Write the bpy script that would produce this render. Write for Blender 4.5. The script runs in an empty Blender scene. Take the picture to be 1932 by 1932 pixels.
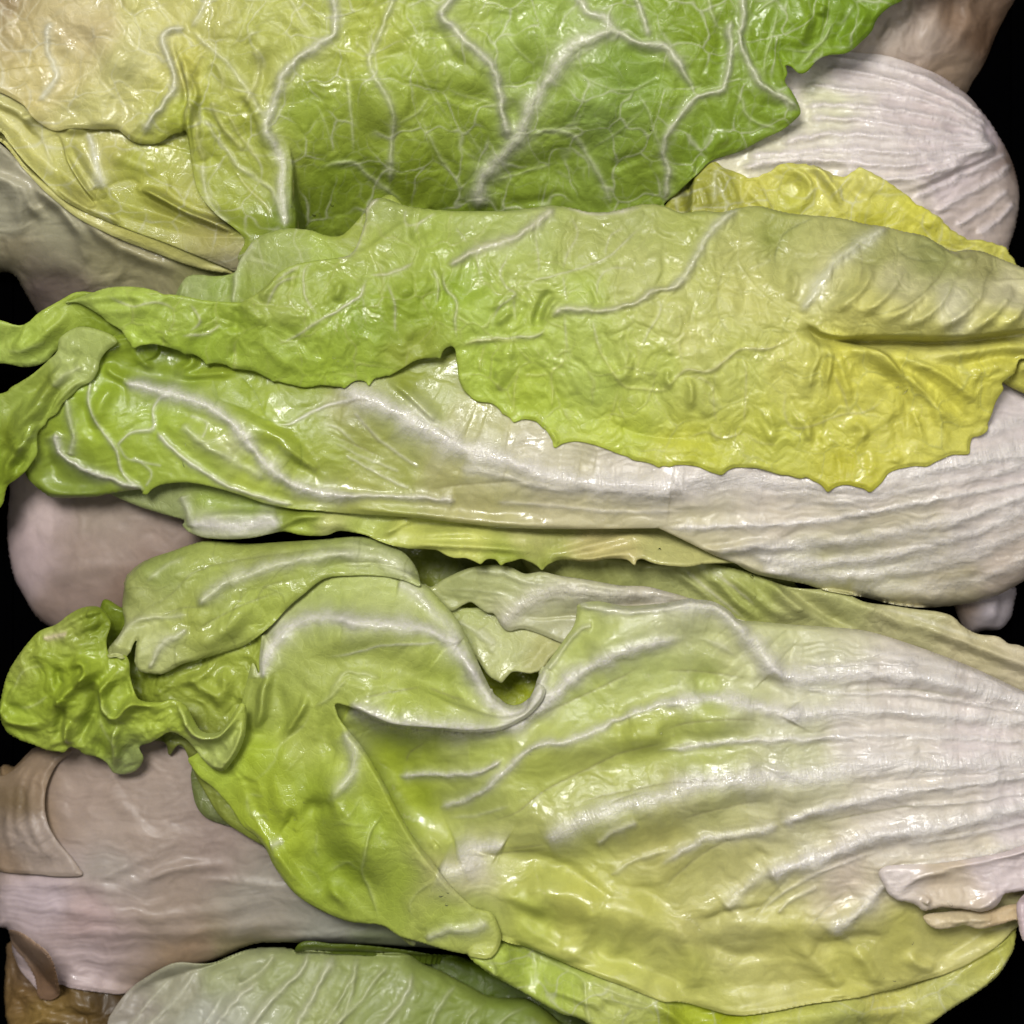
import bpy, math, random
import numpy as np
from mathutils import Vector

# ------------------------------------------------------------------ camera, light, exposure
U = 0.00016                      # metres per layout unit (the picture is 1932 units wide, about 31 cm)
CX = 966.0
HC = 4300.0                      # camera height above the crate floor, in units
ZR = 230.0                       # height at which one unit is one unit in the picture
sc = bpy.context.scene
col = sc.collection
cam_d = bpy.data.cameras.new('camera'); cam = bpy.data.objects.new('camera', cam_d); col.objects.link(cam)
cam.location = (0, 0, HC*U); cam.rotation_euler = (0, 0, 0)
cam_d.sensor_width = 36; cam_d.angle = 2*math.atan(966.0/(HC-ZR))
cam_d.clip_start = 0.01; cam_d.clip_end = 20
cam_d.dof.use_dof = True; cam_d.dof.focus_distance = (HC-300)*U; cam_d.dof.aperture_fstop = 9.0
sc.camera = cam
w = bpy.data.worlds.new('World'); sc.world = w; w.use_nodes = True
w.node_tree.nodes['Background'].inputs[0].default_value = (1.0, 0.98, 0.97, 1)
w.node_tree.nodes['Background'].inputs[1].default_value = 0.075

def area(name, loc, target, sx, sy, power, color):
    l = bpy.data.lights.new(name, 'AREA'); l.shape = 'RECTANGLE'; l.size = sx; l.size_y = sy
    l.energy = power; l.color = color
    o = bpy.data.objects.new(name, l); col.objects.link(o)
    o.location = loc
    o.rotation_euler = (Vector(target)-Vector(loc)).to_track_quat('-Z', 'Y').to_euler()
    return o
area('shop_lamp', (0.26, 0.42, 0.95), (0, 0, 0.03), 1.0, 0.03, 3.0, (1.0, 0.98, 0.94))
area('shop_lamp', (0.42, -0.25, 1.00), (0, 0, 0.03), 0.03, 1.0, 2.0, (1.0, 0.98, 0.94))
area('ceiling_lamp', (-0.20, 0.34, 1.10), (0, 0, 0.0), 0.30, 0.30, 15.5, (1.0, 0.98, 0.95))
sc.view_settings.view_transform = 'Standard'; sc.view_settings.look = 'None'
sc.view_settings.exposure = 0.0; sc.view_settings.gamma = 1.0

# ------------------------------------------------------------------ layout helpers
OFF = {'A1': (0, 0), 'A2': (612.4, 0), 'A3': (1243.1, 0), 'B1': (0, 612.4), 'B2': (612.4, 612.4), 'B3': (1243.1, 612.4),
       'C1': (0, 1243.1), 'C2': (612.4, 1243.1), 'C3': (1243.1, 1243.1)}
KZ = 0.35658
def P(reg, s):
    out = []
    for tok in s.split():
        v = [float(a) for a in tok.split(',')]
        if reg != 'O':
            ox, oy = OFF[reg]
            v[0] = ox + v[0]*KZ; v[1] = oy + v[1]*KZ
        out.append(tuple(v))
    return out

def spline(pts, closed=False, seg=7.0):
    """Catmull-Rom through points of any dimension"""
    p = np.array(pts, float); n = len(p)
    if n < 3 and not closed:
        p = np.array([p[0], (p[0]+p[-1])/2, p[-1]]); n = 3
    out = []
    rng = range(n) if closed else range(n-1)
    for i in rng:
        if closed: a, b, c, d = p[(i-1) % n], p[i], p[(i+1) % n], p[(i+2) % n]
        else: a, b, c, d = p[max(i-1, 0)], p[i], p[i+1], p[min(i+2, n-1)]
        L = np.hypot(*(c[:2]-b[:2])); m = max(1, int(L/seg))
        for k in range(m):
            t = k/m
            out.append(0.5*((2*b)+(c-a)*t+(2*a-5*b+4*c-d)*t*t+(3*b-a-3*c+d)*t**3))
    if not closed: out.append(p[-1])
    return np.array(out)

STEP = 2.2
G0 = -110.0; NG = int((2042-G0)/STEP)+1
HB = np.zeros((NG, NG), np.float32)            # height of everything laid so far (rows = y)

def sstep(x): 
    x = np.clip(x, 0, 1); return x*x*(3-2*x)

_perm = {}
def perlin(x, y, seed=0):
    if seed not in _perm:
        r = np.random.RandomState(seed+11); a = r.rand(256, 256)*2*np.pi
        _perm[seed] = (np.cos(a).astype(np.float32), np.sin(a).astype(np.float32))
    gx, gy = _perm[seed]
    xi = np.floor(x).astype(int); yi = np.floor(y).astype(int); fx = x-xi; fy = y-yi
    def g(ix, iy, dx, dy):
        a = ix & 255; b = iy & 255
        return gx[a, b]*dx+gy[a, b]*dy
    u = fx*fx*fx*(fx*(fx*6-15)+10); v = fy*fy*fy*(fy*(fy*6-15)+10)
    n0 = g(xi, yi, fx, fy)*(1-u)+g(xi+1, yi, fx-1, fy)*u
    n1 = g(xi, yi+1, fx, fy-1)*(1-u)+g(xi+1, yi+1, fx-1, fy-1)*u
    return (n0*(1-v)+n1*v)*1.5
def fbm(x, y, seed=0, o=3):
    s = 0; a = 1.0
    for k in range(o): s = s+a*perlin(x*2**k, y*2**k, seed+k); a *= 0.5
    return s
def voro(x, y, seed=0):
    r = np.random.RandomState(seed+77); jx = r.rand(128, 128); jy = r.rand(128, 128)
    xi = np.floor(x).astype(int); yi = np.floor(y).astype(int)
    f1 = np.full(x.shape, 9.0); f2 = np.full(x.shape, 9.0)
    for a in (-1, 0, 1):
        for b in (-1, 0, 1):
            cx = xi+a; cy = yi+b
            d = np.hypot(cx+0.15+0.7*jx[cx & 127, cy & 127]-x, cy+0.15+0.7*jy[cx & 127, cy & 127]-y)
            n1 = np.minimum(f1, d); f2 = np.where(d < f1, f1, np.minimum(f2, d)); f1 = n1
    return f2-f1

def near(poly, X0, Y0, nx, ny, R, closed):
    """nearest distance field to a polyline on a lattice block; poly columns: x, y, extra"""
    D = np.full((ny, nx), 1e9); S = np.zeros((ny, nx)); T = np.zeros((ny, nx)); PX = np.zeros((ny, nx)); PY = np.zeros((ny, nx)); E = np.zeros((ny, nx))
    n = len(poly); m = n if closed else n-1
    acc = 0.0
    for i in range(m):
        a = poly[i]; b = poly[(i+1) % n]
        dx, dy = b[0]-a[0], b[1]-a[1]; L2 = dx*dx+dy*dy
        if L2 < 1e-9: continue
        L = math.sqrt(L2)
        i0 = max(0, int((min(a[0], b[0])-R-X0)/STEP)); i1 = min(nx, int((max(a[0], b[0])+R-X0)/STEP)+2)
        j0 = max(0, int((min(a[1], b[1])-R-Y0)/STEP)); j1 = min(ny, int((max(a[1], b[1])+R-Y0)/STEP)+2)
        if i1 > i0 and j1 > j0:
            x = X0+STEP*np.arange(i0, i1)[None, :]; y = Y0+STEP*np.arange(j0, j1)[:, None]
            t = np.clip(((x-a[0])*dx+(y-a[1])*dy)/L2, 0, 1)
            qx = a[0]+t*dx; qy = a[1]+t*dy
            d = np.hypot(x-qx, y-qy)
            s = dx*(y-a[1])-dy*(x-a[0])
            sl = (slice(j0, j1), slice(i0, i1)); c = d < D[sl]
            D[sl] = np.where(c, d, D[sl]); S[sl] = np.where(c, np.sign(s+1e-12), S[sl]); T[sl] = np.where(c, acc+t*L, T[sl])
            PX[sl] = np.where(c, qx, PX[sl]); PY[sl] = np.where(c, qy, PY[sl]); E[sl] = np.where(c, a[2]+(b[2]-a[2])*t, E[sl])
        acc += L
    return D, S, T, PX, PY, E, acc

def inside(poly, X0, Y0, nx, ny):
    M = np.zeros((ny, nx), bool); x = poly[:, 0]; y = poly[:, 1]; x2 = np.roll(x, -1); y2 = np.roll(y, -1)
    for j in range(ny):
        yy = Y0+STEP*j+1e-4
        c = (y <= yy) != (y2 <= yy)
        if not c.any(): continue
        xs = np.sort(x[c]+(yy-y[c])*(x2[c]-x[c])/(y2[c]-y[c]))
        k = np.searchsorted(xs, X0+STEP*np.arange(nx))
        M[j] = (k % 2) == 1
    return M

def maxblur(a, r):
    from numpy.lib.stride_tricks import sliding_window_view as sw
    p = np.pad(a, r, mode='edge')
    m = sw(p, 2*r+1, axis=0).max(-1); m = sw(m, 2*r+1, axis=1).max(-1)
    p = np.pad(m, r, mode='edge')
    c = np.cumsum(np.pad(p, ((1, 0), (0, 0))), 0); b = (c[2*r+1:]-c[:-2*r-1])/(2*r+1)
    c = np.cumsum(np.pad(b, ((0, 0), (1, 0))), 1); b = (c[:, 2*r+1:]-c[:, :-2*r-1])/(2*r+1)
    return b
def blur(a, r, n=2):
    for _ in range(n):
        p = np.pad(a, r, mode='edge')
        c = np.cumsum(np.pad(p, ((1, 0), (0, 0))), 0); b = (c[2*r+1:]-c[:-2*r-1])/(2*r+1)
        c = np.cumsum(np.pad(b, ((0, 0), (1, 0))), 1); a = (c[:, 2*r+1:]-c[:, :-2*r-1])/(2*r+1)
    return a

def tps(ctl, X, Y):
    c = np.array(ctl, float); n = len(c); s = 500.0
    def ph(r2): return 0.5*r2*np.log(r2+1e-9)
    px, py = c[:, 0]/s, c[:, 1]/s
    K = ph((px[:, None]-px)**2+(py[:, None]-py)**2)+np.eye(n)*1e-3
    Q = np.c_[np.ones(n), px, py]
    A = np.block([[K, Q], [Q.T, np.zeros((3, 3))]])
    wgt = np.linalg.lstsq(A, np.r_[c[:, 2], 0, 0, 0], rcond=None)[0]
    x, y = X/s, Y/s
    z = wgt[n]+wgt[n+1]*x+wgt[n+2]*y
    for k in range(n): z = z+wgt[k]*ph((x-px[k])**2+(y-py[k])**2)
    return z
def lin(c):
    c = np.array(c, float)/255.0
    g = c@np.array([0.3, 0.6, 0.1]); c = np.clip(c*0.955+g*0.045, 0.02, 1)*np.array([0.985, 0.99, 1.03])*0.95; c[0] += 0.38*max(0, c[1]*0.98-c[0])
    if c.min() > 0.45: c = c*0.86+0.14*c.mean()*np.array([1.0, 0.985, 1.01])
    if c[0] > 0.62 and c[2] < 0.62*c[0]: c[1] = max(c[1], 0.98*c[0]); c[2] += 0.03
    return np.where(c <= 0.04045, c/12.92, ((c+0.055)/1.055)**2.4)
def colfield(cps, X, Y):
    W = 0; A = 0
    for x, y, c in cps:
        q = 1.0/(((X-x)**2+(Y-y)**2)/1e4+0.05)**1.6
        W = W+q; A = A+q[..., None]*lin(c)
    return A/W[..., None]

# ------------------------------------------------------------------ materials
def leaf_material(name, rough, coat, bump, trans, sss, spec=0.4, stri=0.5, fine=1.0, net_=1.0):
    m = bpy.data.materials.new(name); m.use_nodes = True
    nt = m.node_tree; N = nt.nodes; L = nt.links
    for n in list(N): N.remove(n)
    def nd(t, **k):
        n = N.new(t)
        for a, b in k.items(): setattr(n, a, b)
        return n
    def math_(op, a, b=None, c=None):
        n = nd('ShaderNodeMath', operation=op)
        for i, v in enumerate((a, b, c)):
            if v is None: continue
            if isinstance(v, (int, float)): n.inputs[i].default_value = v
            else: L.new(v, n.inputs[i])
        return n.outputs[0]
    out = nd('ShaderNodeOutputMaterial')
    at = nd('ShaderNodeAttribute', attribute_name='Col')
    rib = nd('ShaderNodeAttribute', attribute_name='rib')
    flow = nd('ShaderNodeAttribute', attribute_name='flow')
    tc = nd('ShaderNodeTexCoord')
    mp = nd('ShaderNodeMapping'); mp.inputs['Scale'].default_value = (1/U, 1/U, 1/U)
    L.new(tc.outputs['Object'], mp.inputs[0])
    def noise(vec, scale, detail=2, rg=0.5, dist=0.0):
        n = nd('ShaderNodeTexNoise'); n.inputs['Scale'].default_value = scale; n.inputs['Detail'].default_value = detail
        n.inputs['Roughness'].default_value = rg; n.inputs['Distortion'].default_value = dist
        L.new(vec, n.inputs['Vector']); return n.outputs[0]
    V = mp.outputs[0]
    grain = noise(V, 0.35, 2, 0.6)
    mott = noise(V, 0.035, 4, 0.6, 0.6)
    # cross wrinkles over the ribs
    sp = nd('ShaderNodeMapping'); sp.inputs['Scale'].default_value = (0.15, 0.03, 1.0)
    L.new(flow.outputs['Vector'], sp.inputs[0])
    cross = noise(sp.outputs[0], 1.0, 2, 0.6, 0.4)
    # tiny vein net
    wv = nd('ShaderNodeVectorMath', operation='ADD'); L.new(V, wv.inputs[0])
    nv = nd('ShaderNodeTexNoise'); nv.inputs['Scale'].default_value = 0.03; L.new(V, nv.inputs['Vector'])
    sc_ = nd('ShaderNodeVectorMath', operation='SCALE'); sc_.inputs['Scale'].default_value = 26.0
    L.new(nv.outputs['Color'], sc_.inputs[0]); L.new(sc_.outputs[0], wv.inputs[1])
    vo = nd('ShaderNodeTexVoronoi', feature='DISTANCE_TO_EDGE'); vo.inputs['Scale'].default_value = 0.045
    L.new(wv.outputs[0], vo.inputs['Vector'])
    net = nd('ShaderNodeMapRange', interpolation_type='SMOOTHSTEP'); net.inputs['From Min'].default_value = 0.0; net.inputs['From Max'].default_value = 0.10
    net.inputs['To Min'].default_value = 1.0; net.inputs['To Max'].default_value = 0.0
    L.new(vo.outputs[0], net.inputs['Value'])
    nribs = math_('SUBTRACT', 1.0, rib.outputs['Fac'])
    netm = math_('MULTIPLY', net.outputs[0], nribs)
    # colour
    val = math_('ADD', math_('MULTIPLY', mott, 0.40), math_('MULTIPLY', grain, 0.10))
    val = math_('ADD', val, 0.73)
    val = math_('ADD', val, math_('MULTIPLY', netm, 0.06*net_))
    val = math_('ADD', val, math_('MULTIPLY', math_('MULTIPLY', math_('SUBTRACT', cross, 0.5), rib.outputs['Fac']), 0.28*stri))
    mix = nd('ShaderNodeVectorMath', operation='SCALE'); L.new(at.outputs['Color'], mix.inputs[0]); L.new(val, mix.inputs['Scale'])
    # bump
    wr = noise(V, 0.055, 4, 0.62, 1.2)
    h = math_('ADD', math_('MULTIPLY', wr, 1.1*fine), math_('MULTIPLY', grain, 0.55))
    h = math_('ADD', h, math_('MULTIPLY', netm, -0.35*net_))
    h = math_('ADD', h, math_('MULTIPLY', math_('MULTIPLY', cross, rib.outputs['Fac']), 4.6*stri))
    bp = nd('ShaderNodeBump'); bp.inputs['Strength'].default_value = bump; bp.inputs['Distance'].default_value = U
    L.new(h, bp.inputs['Height'])
    pr = nd('ShaderNodeBsdfPrincipled')
    pr.subsurface_method = 'BURLEY'
    L.new(mix.outputs[0], pr.inputs['Base Color'])
    rr = nd('ShaderNodeMapRange'); rr.inputs['To Min'].default_value = rough-0.12; rr.inputs['To Max'].default_value = rough+0.2
    L.new(mott, rr.inputs['Value']); L.new(math_('SUBTRACT', rr.outputs[0], math_('MULTIPLY', rib.outputs['Fac'], 0.14)), pr.inputs['Roughness'])
    pr.inputs['Specular IOR Level'].default_value = spec
    pr.inputs['Subsurface Weight'].default_value = sss
    pr.inputs['Subsurface Radius'].default_value = (1.0, 0.9, 0.45); pr.inputs['Subsurface Scale'].default_value = 7*U
    wet = noise(V, 0.014, 3, 0.6, 0.8)
    wm = nd('ShaderNodeMapRange', interpolation_type='SMOOTHSTEP'); wm.inputs['From Min'].default_value = 0.50; wm.inputs['From Max'].default_value = 0.64
    wm.inputs['To Min'].default_value = coat*0.04; wm.inputs['To Max'].default_value = coat
    L.new(wet, wm.inputs['Value']); L.new(wm.outputs[0], pr.inputs['Coat Weight'])
    pr.inputs['Coat Roughness'].default_value = 0.07
    L.new(bp.outputs[0], pr.inputs['Normal']); L.new(bp.outputs[0], pr.inputs['Coat Normal'])
    tr = nd('ShaderNodeBsdfTranslucent'); L.new(mix.outputs[0], tr.inputs['Color']); L.new(bp.outputs[0], tr.inputs['Normal'])
    ms = nd('ShaderNodeMixShader'); ms.inputs[0].default_value = trans
    L.new(pr.outputs[0], ms.inputs[1]); L.new(tr.outputs[0], ms.inputs[2]); L.new(ms.outputs[0], out.inputs[0])
    return m
MG = leaf_material('wet_green_leaf', 0.46, 0.75, 0.7, 0.14, 0.15, spec=0.32)
MW = leaf_material('pale_rib_leaf', 0.40, 0.9, 0.62, 0.10, 0.35, stri=1.2, net_=0.15, spec=0.4)
MD = leaf_material('dry_outer_leaf', 0.42, 0.15, 0.2, 0.06, 0.3, stri=0.4, spec=0.3, net_=0.0)

# ------------------------------------------------------------------ leaf builder
VEIN = (208, 206, 172)
class Leaf:
    def __init__(s, parent, outline, z, cols, mat, r=5, **k):
        s.parent, s.outline, s.z, s.cols, s.mat, s.r = parent, outline, z, cols, mat, r
        s.k = dict(gap=3.0, net=0, netcol=None, netscale=70, pill=4, crumple=5, cs=90, micro=1.0, ax=1.0, ay=1.0, teeth=0, seed=1, veincol=VEIN, drop=None, name='leaf', label=None, drape=5, fold=1.0, fib=0, tilt=0.0)
        s.k.update(k); s.st = []
    def ends(s, reg, pts):
        # a stroke that carries on in the neighbouring tile of the layout fades over the tiles' overlap
        q = [[float(a) for a in t.split(',')] for t in (pts.split()[0], pts.split()[-1])]; out = []
        for x, y in [(a[0], a[1]) for a in q]:
            cut = reg != 'O' and ((x >= 1900 and reg[1] != '3') or (x <= 25 and reg[1] != '1') or (y >= 1900 and reg[0] != 'C') or (y <= 25 and reg[0] != 'A'))
            edge = reg != 'O' and ((x >= 1925 and reg[1] == '3') or (x <= 0 and reg[1] == '1') or (y >= 1925 and reg[0] == 'C') or (y <= 0 and reg[0] == 'A'))
            out.append(-1.0 if edge else (60.0 if cut else 0.0))
        return out
    def v(s, reg, pts, w=4, h=4, c=None, te=0.10, m=1.0): s.st.append(('v', P(reg, pts), w, h, c, te, m, s.ends(reg, pts))); return s
    def f(s, reg, pts, w=10, h=10, te=0.15): s.st.append(('f', P(reg, pts), w, h, None, te, 0, s.ends(reg, pts))); return s
    def build(s):
        k = s.k; cur = s.r; ol = []
        for p in s.outline:
            if len(p) > 2: cur = p[2]
            ol.append((p[0], p[1], cur))
        poly = spline(ol, True, 4.0); poly[:, 2] = np.maximum(poly[:, 2], 1.5)
        if k['teeth']:
            nrm = np.c_[np.roll(poly[:, 1], -1)-np.roll(poly[:, 1], 1), -(np.roll(poly[:, 0], -1)-np.roll(poly[:, 0], 1))]
            nrm /= np.linalg.norm(nrm, axis=1)[:, None]+1e-9
            q = perlin(poly[:, 0]/14, poly[:, 1]/14, k['seed']+5)*k['teeth']
            poly[:, :2] += nrm*q[:, None]
        xmin = max(G0, poly[:, 0].min()-8); xmax = min(2040, poly[:, 0].max()+8)
        ymin = max(G0, poly[:, 1].min()-8); ymax = min(2040, poly[:, 1].max()+8)
        i0 = int((xmin-G0)/STEP); j0 = int((ymin-G0)/STEP); X0 = G0+i0*STEP; Y0 = G0+j0*STEP
        nx = int((xmax-X0)/STEP)+1; ny = int((ymax-Y0)/STEP)+1
        X = X0+STEP*np.arange(nx)[None, :]+np.zeros((ny, 1)); Y = Y0+STEP*np.arange(ny)[:, None]+np.zeros((1, nx))
        RM = max(poly[:, 2].max(), 12)+6
        D, _, _, PX, PY, ER, _ = near(poly, X0, Y0, nx, ny, RM, True)
        ins = inside(poly, X0, Y0, nx, ny)
        sd = np.where(ins, np.minimum(D, RM), -np.minimum(D, RM))
        zb = tps(s.z, X, Y)
        sd0 = k['seed']*13
        wx = fbm(X/120, Y/120, sd0)*30; wy = fbm(X/120, Y/120, sd0+5)*30
        disp = k['crumple']*fbm((X+wx)/k['cs']*k['ax'], (Y+wy)/k['cs']*k['ay'], sd0+1, 4)
        disp = disp+0.35*k['micro']*(1-2.2*np.abs(perlin((X+wx)/26*k['ax'], (Y+wy)/26*k['ay'], sd0+9)))*1.3
        C = colfield(s.cols, X+wx*0.8, Y+wy*0.8)*(np.array([0.80, 0.80, 0.77]) if s.mat is MD else 1.0)
        if s.mat is MW or k['fib']:
            pale = sstep((C.min(-1)-0.10)/0.22)*0.75+0.25
            f1 = perlin(X/170+wx/90, (Y+wy*0.55+k['tilt']*X)/6.5, sd0+41); f2 = perlin(X/260, (Y+wy*0.55+k['tilt']*X)/19, sd0+42)
            disp = disp+pale*(0.9*f1+2.0*f2); C = C*(1+(0.09*f1+0.07*f2)*pale)[..., None]
        rib = np.zeros((ny, nx)); flow = np.zeros((ny, nx, 2)); flow[..., 0] = X; flow[..., 1] = Y
        DV = np.full((ny, nx), 60.0)
        for q, (kind, pts, w_, h_, c_, te, m_, ends) in enumerate(s.st):
            wl, wr = w_ if isinstance(w_, tuple) else (w_, w_)
            R = (7.4 if kind == 'v' else 4.2)*max(wl, wr)+4
            pl = spline([(a[0], a[1], a[2] if len(a) > 2 else 1.0) for a in pts], False, 6.0)
            if ends[0] < 0: pl = np.vstack([pl[:1]+(pl[:1]-pl[3:4])/max(np.hypot(*(pl[0, :2]-pl[3, :2])), 1)*90, pl]); pl[0, 2] = pl[1, 2]
            if ends[1] < 0: pl = np.vstack([pl, pl[-1:]+(pl[-1:]-pl[-4:-3])/max(np.hypot(*(pl[-1, :2]-pl[-4, :2])), 1)*90]); pl[-1, 2] = pl[-2, 2]
            if kind == 'v':
                pl[1:-1, 0] += perlin(pl[1:-1, 0]/22, pl[1:-1, 1]/22, 70)*min(3.0, wl*0.5); pl[1:-1, 1] += perlin(pl[1:-1, 0]/22, pl[1:-1, 1]/22, 71)*min(3.0, wl*0.5)
            a0 = max(0, int((pl[:, 0].min()-max(R, 40)-X0)/STEP)); a1 = min(nx, int((pl[:, 0].max()+max(R, 40)-X0)/STEP)+2)
            b0 = max(0, int((pl[:, 1].min()-max(R, 40)-Y0)/STEP)); b1 = min(ny, int((pl[:, 1].max()+max(R, 40)-Y0)/STEP)+2)
            if a1 <= a0 or b1 <= b0: continue
            d, sg, t, _, _, e, Ltot = near(pl, X0+a0*STEP, Y0+b0*STEP, a1-a0, b1-b0, max(R, 40 if (kind == 'v' and k['pill']) else R), False)
            sl = (slice(b0, b1), slice(a0, a1))
            tn = t/max(Ltot, 1e-6)
            te_ = (te if abs(h_) >= 30 else 0.32) if kind == 'f' else min(te, 22.0/max(Ltot, 22))
            ea = 1.0 if ends[0] < 0 else max(ends[0], te_*Ltot, 1.0); eb = 1.0 if ends[1] < 0 else max(ends[1], te_*Ltot, 1.0)
            tap = (sstep(t/ea)*sstep((Ltot-t)/eb)) if te > 0 else 1.0
            ww = np.where(sg > 0, wr, wl)
            if kind == 'v':
                big = min(1.0, max(0.0, (max(wl, wr)-2.5)/4.5))
                if te == 0.10 and big < 0.4 and Ltot > 30: tap = sstep(t/(1.0 if ends[0] < 0 else max(0.25*Ltot, ends[0])))*sstep((Ltot-t)/(1.0 if ends[1] < 0 else max(0.25*Ltot, ends[1])))
                fib = 0.85+0.3*perlin(t/9+q, d*sg/2.6, 5)
                ww = ww*(0.80+0.45*big)*(0.9+0.4*perlin(t/40, np.full_like(t, q*3.3), 3))*(0.4+0.6*tap)
                if max(wl, wr) >= 8: ww = ww*1.25
                ww = np.maximum(ww, 1.9)
                dd = np.minimum(d, 500)/ww
                prof = (0.55*np.exp(-dd**2)+0.45*np.exp(-(dd/2.3)**2))*(0.6+0.6*big)
                disp[sl] += h_*prof*tap*e
                mask = (0.72*np.exp(-(dd*1.0)**2)+0.28*np.exp(-(dd/2.2)**2))*tap*m_*np.clip(fib, 0.3, 1.1)*((0.55+0.45*big) if not c_ else 1.15)
                mask = np.clip(mask, 0, 1)
                cc = lin(c_ if c_ else k['veincol'])
                if big < 0.6 and not c_: cc = cc*(0.4+0.6*big)+1.35*C[sl]*(0.6-0.6*big)
                C[sl] = C[sl]*(1-mask[..., None]*0.9)+cc*mask[..., None]*0.9
                better = mask > rib[sl]
                if max(wl, wr) >= 5:
                    fl = flow[sl]; fl[..., 0] = np.where(better, t+q*137, fl[..., 0]); fl[..., 1] = np.where(better, d*sg, fl[..., 1])
                    rib[sl] = np.maximum(rib[sl], mask)
                DV[sl] = np.minimum(DV[sl], d)
            else:
                fw = 1.0 if abs(h_) >= 30 else (1.5 if h_ < 0 else 1.35)
                dd = np.minimum(d, 900)/(ww*fw)
                disp[sl] += (1.0 if abs(h_) >= 30 else (0.95 if h_ < 0 else 1.5))*h_*np.exp(-dd**2)*tap*e*k['fold']
        if k['pill']: disp += k['pill']*(1-np.exp(-(DV/22)**2))
        if k['net']:
            ed = voro((X+wx*0.9)/k['netscale']*k['ax'], (Y+wy*0.9)/k['netscale']*k['ay'], sd0)*k['netscale']
            pres = sstep(0.7+1.1*perlin(X/60, Y/60, sd0+31))
            nm = np.exp(-(ed/3.2)**2)*pres
            disp += k['net']*(0.9*nm-1.0*np.exp(-(ed/12)**2)) 
            cc = lin(k['netcol'] or k['veincol'])
            C = C*(1-nm[..., None]*0.40)+cc*nm[..., None]*0.40
            ed2 = voro((X+wx*0.9+17)/k['netscale']*2.6, (Y+wy*0.9+5)/k['netscale']*2.6, sd0+3)*k['netscale']/2.6
            nm2 = np.exp(-(ed2/2.2)**2)*pres
            disp += k['net']*0.22*(nm2-np.exp(-(ed2/6)**2))
            C = C*(1-nm2[..., None]*0.13)+cc*nm2[..., None]*0.13
        r = np.maximum(ER, 1.5)
        dn = np.clip(1-np.maximum(sd, 0)/r, 0, 1); dn = np.where(sd >= RM-0.01, 0, dn)
        ef = sstep(np.clip(sd/8.0, 0, 1))
        disp = disp*(0.35+0.65*ef)
        z = zb+disp-r*(1-np.sqrt(np.maximum(1-dn*dn, 0)))
        Hl = HB[j0:j0+ny, i0:i0+nx]
        if k['drape'] > 0:
            Hm = maxblur(Hl, k['drape'])+k['gap']
            dz = z-Hm; z = np.where(dz > 14, z, Hm+0.5*(dz+np.sqrt(dz*dz+36)))
            z = z+(1-sstep((dz+6)/20))*np.clip(0.55*disp+2, 0, 10)*ef
        node = sd > -0.45*STEP
        cell = node[:-1, :-1] & node[1:, :-1] & node[:-1, 1:] & node[1:, 1:]
        used = np.zeros((ny, nx), bool)
        used[:-1, :-1] |= cell; used[1:, :-1] |= cell; used[:-1, 1:] |= cell; used[1:, 1:] |= cell
        full = np.zeros((ny, nx), int)
        full[:-1, :-1] += cell; full[1:, :-1] += cell; full[:-1, 1:] += cell; full[1:, 1:] += cell
        bd = used & (full < 4) & (np.abs(sd) < 1.6*STEP) & (D < RM)
        QX = np.where(bd, PX, X); QY = np.where(bd, PY, Y)
        upd = np.where(used & ins, np.maximum(Hl, z), Hl)
        # world coordinates through the smooth base height of the leaf
        zs = blur(np.where(used, z, zb), 10, 2)
        kk = (HC-zs)/(HC-ZR)
        WX = (QX-CX)*kk; WY = (CX-QY)*kk
        HB[j0:j0+ny, i0:i0+nx] = upd
        idx = -np.ones((ny, nx), int); idx[used] = np.arange(used.sum())
        V = np.c_[WX[used], WY[used], z[used]]
        cj, ci = np.nonzero(cell)
        F = np.c_[idx[cj+1, ci], idx[cj+1, ci+1], idx[cj, ci+1], idx[cj, ci]]
        E = np.concatenate([F[:, [0, 1]], F[:, [1, 2]], F[:, [2, 3]], F[:, [3, 0]]])
        key = np.minimum(E[:, 0], E[:, 1])*(len(V)+1)+np.maximum(E[:, 0], E[:, 1])
        _, inv, cnt = np.unique(key, return_inverse=True, return_counts=True)
        be = E[cnt[inv] == 1]
        bv = np.unique(be); mp_ = -np.ones(len(V), int); mp_[bv] = np.arange(len(bv))
        gy, gx = np.gradient(blur(sd, 2, 1)); gl = np.hypot(gx, gy)+1e-6
        IX = (gx/gl)[used][bv]; IY = -(gy/gl)[used][bv]; rb = r[used][bv]
        if k['drop']: rb = np.maximum(rb, k['drop'])
        rows = [(0.0, 0.25), (0.12, 0.6), (0.45, 1.0), (1.2, 1.25)]
        nb = len(bv); base = V[bv]; VV = [V]; last = None; FF = [F]; colr = [C[used]]; ribl = [rib[used]]; fll = [flow[used]]
        prev = bv[mp_[be]] ; n0 = len(V)
        ia = mp_[be[:, 0]]; ib = mp_[be[:, 1]]; pa, pb = be[:, 0], be[:, 1]
        for (u_, dwn) in rows:
            nv_ = base+np.c_[IX*rb*u_, IY*rb*u_, -np.maximum(rb*dwn, 1.0)]
            VV.append(nv_); na, nb_ = n0+ia, n0+ib
            FF.append(np.c_[pb, pa, na, nb_]); pa, pb = na, nb_; n0 += nb
            colr.append(C[used][bv]); ribl.append(rib[used][bv]); fll.append(flow[used][bv])
        V = np.concatenate(VV)*U; F = np.concatenate(FF).astype(np.int32); C_ = np.concatenate(colr); R_ = np.concatenate(ribl); L_ = np.concatenate(fll)
        org = np.array(s.parent.location)
        V = V-org
        lb = k['label'] or ''
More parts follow.
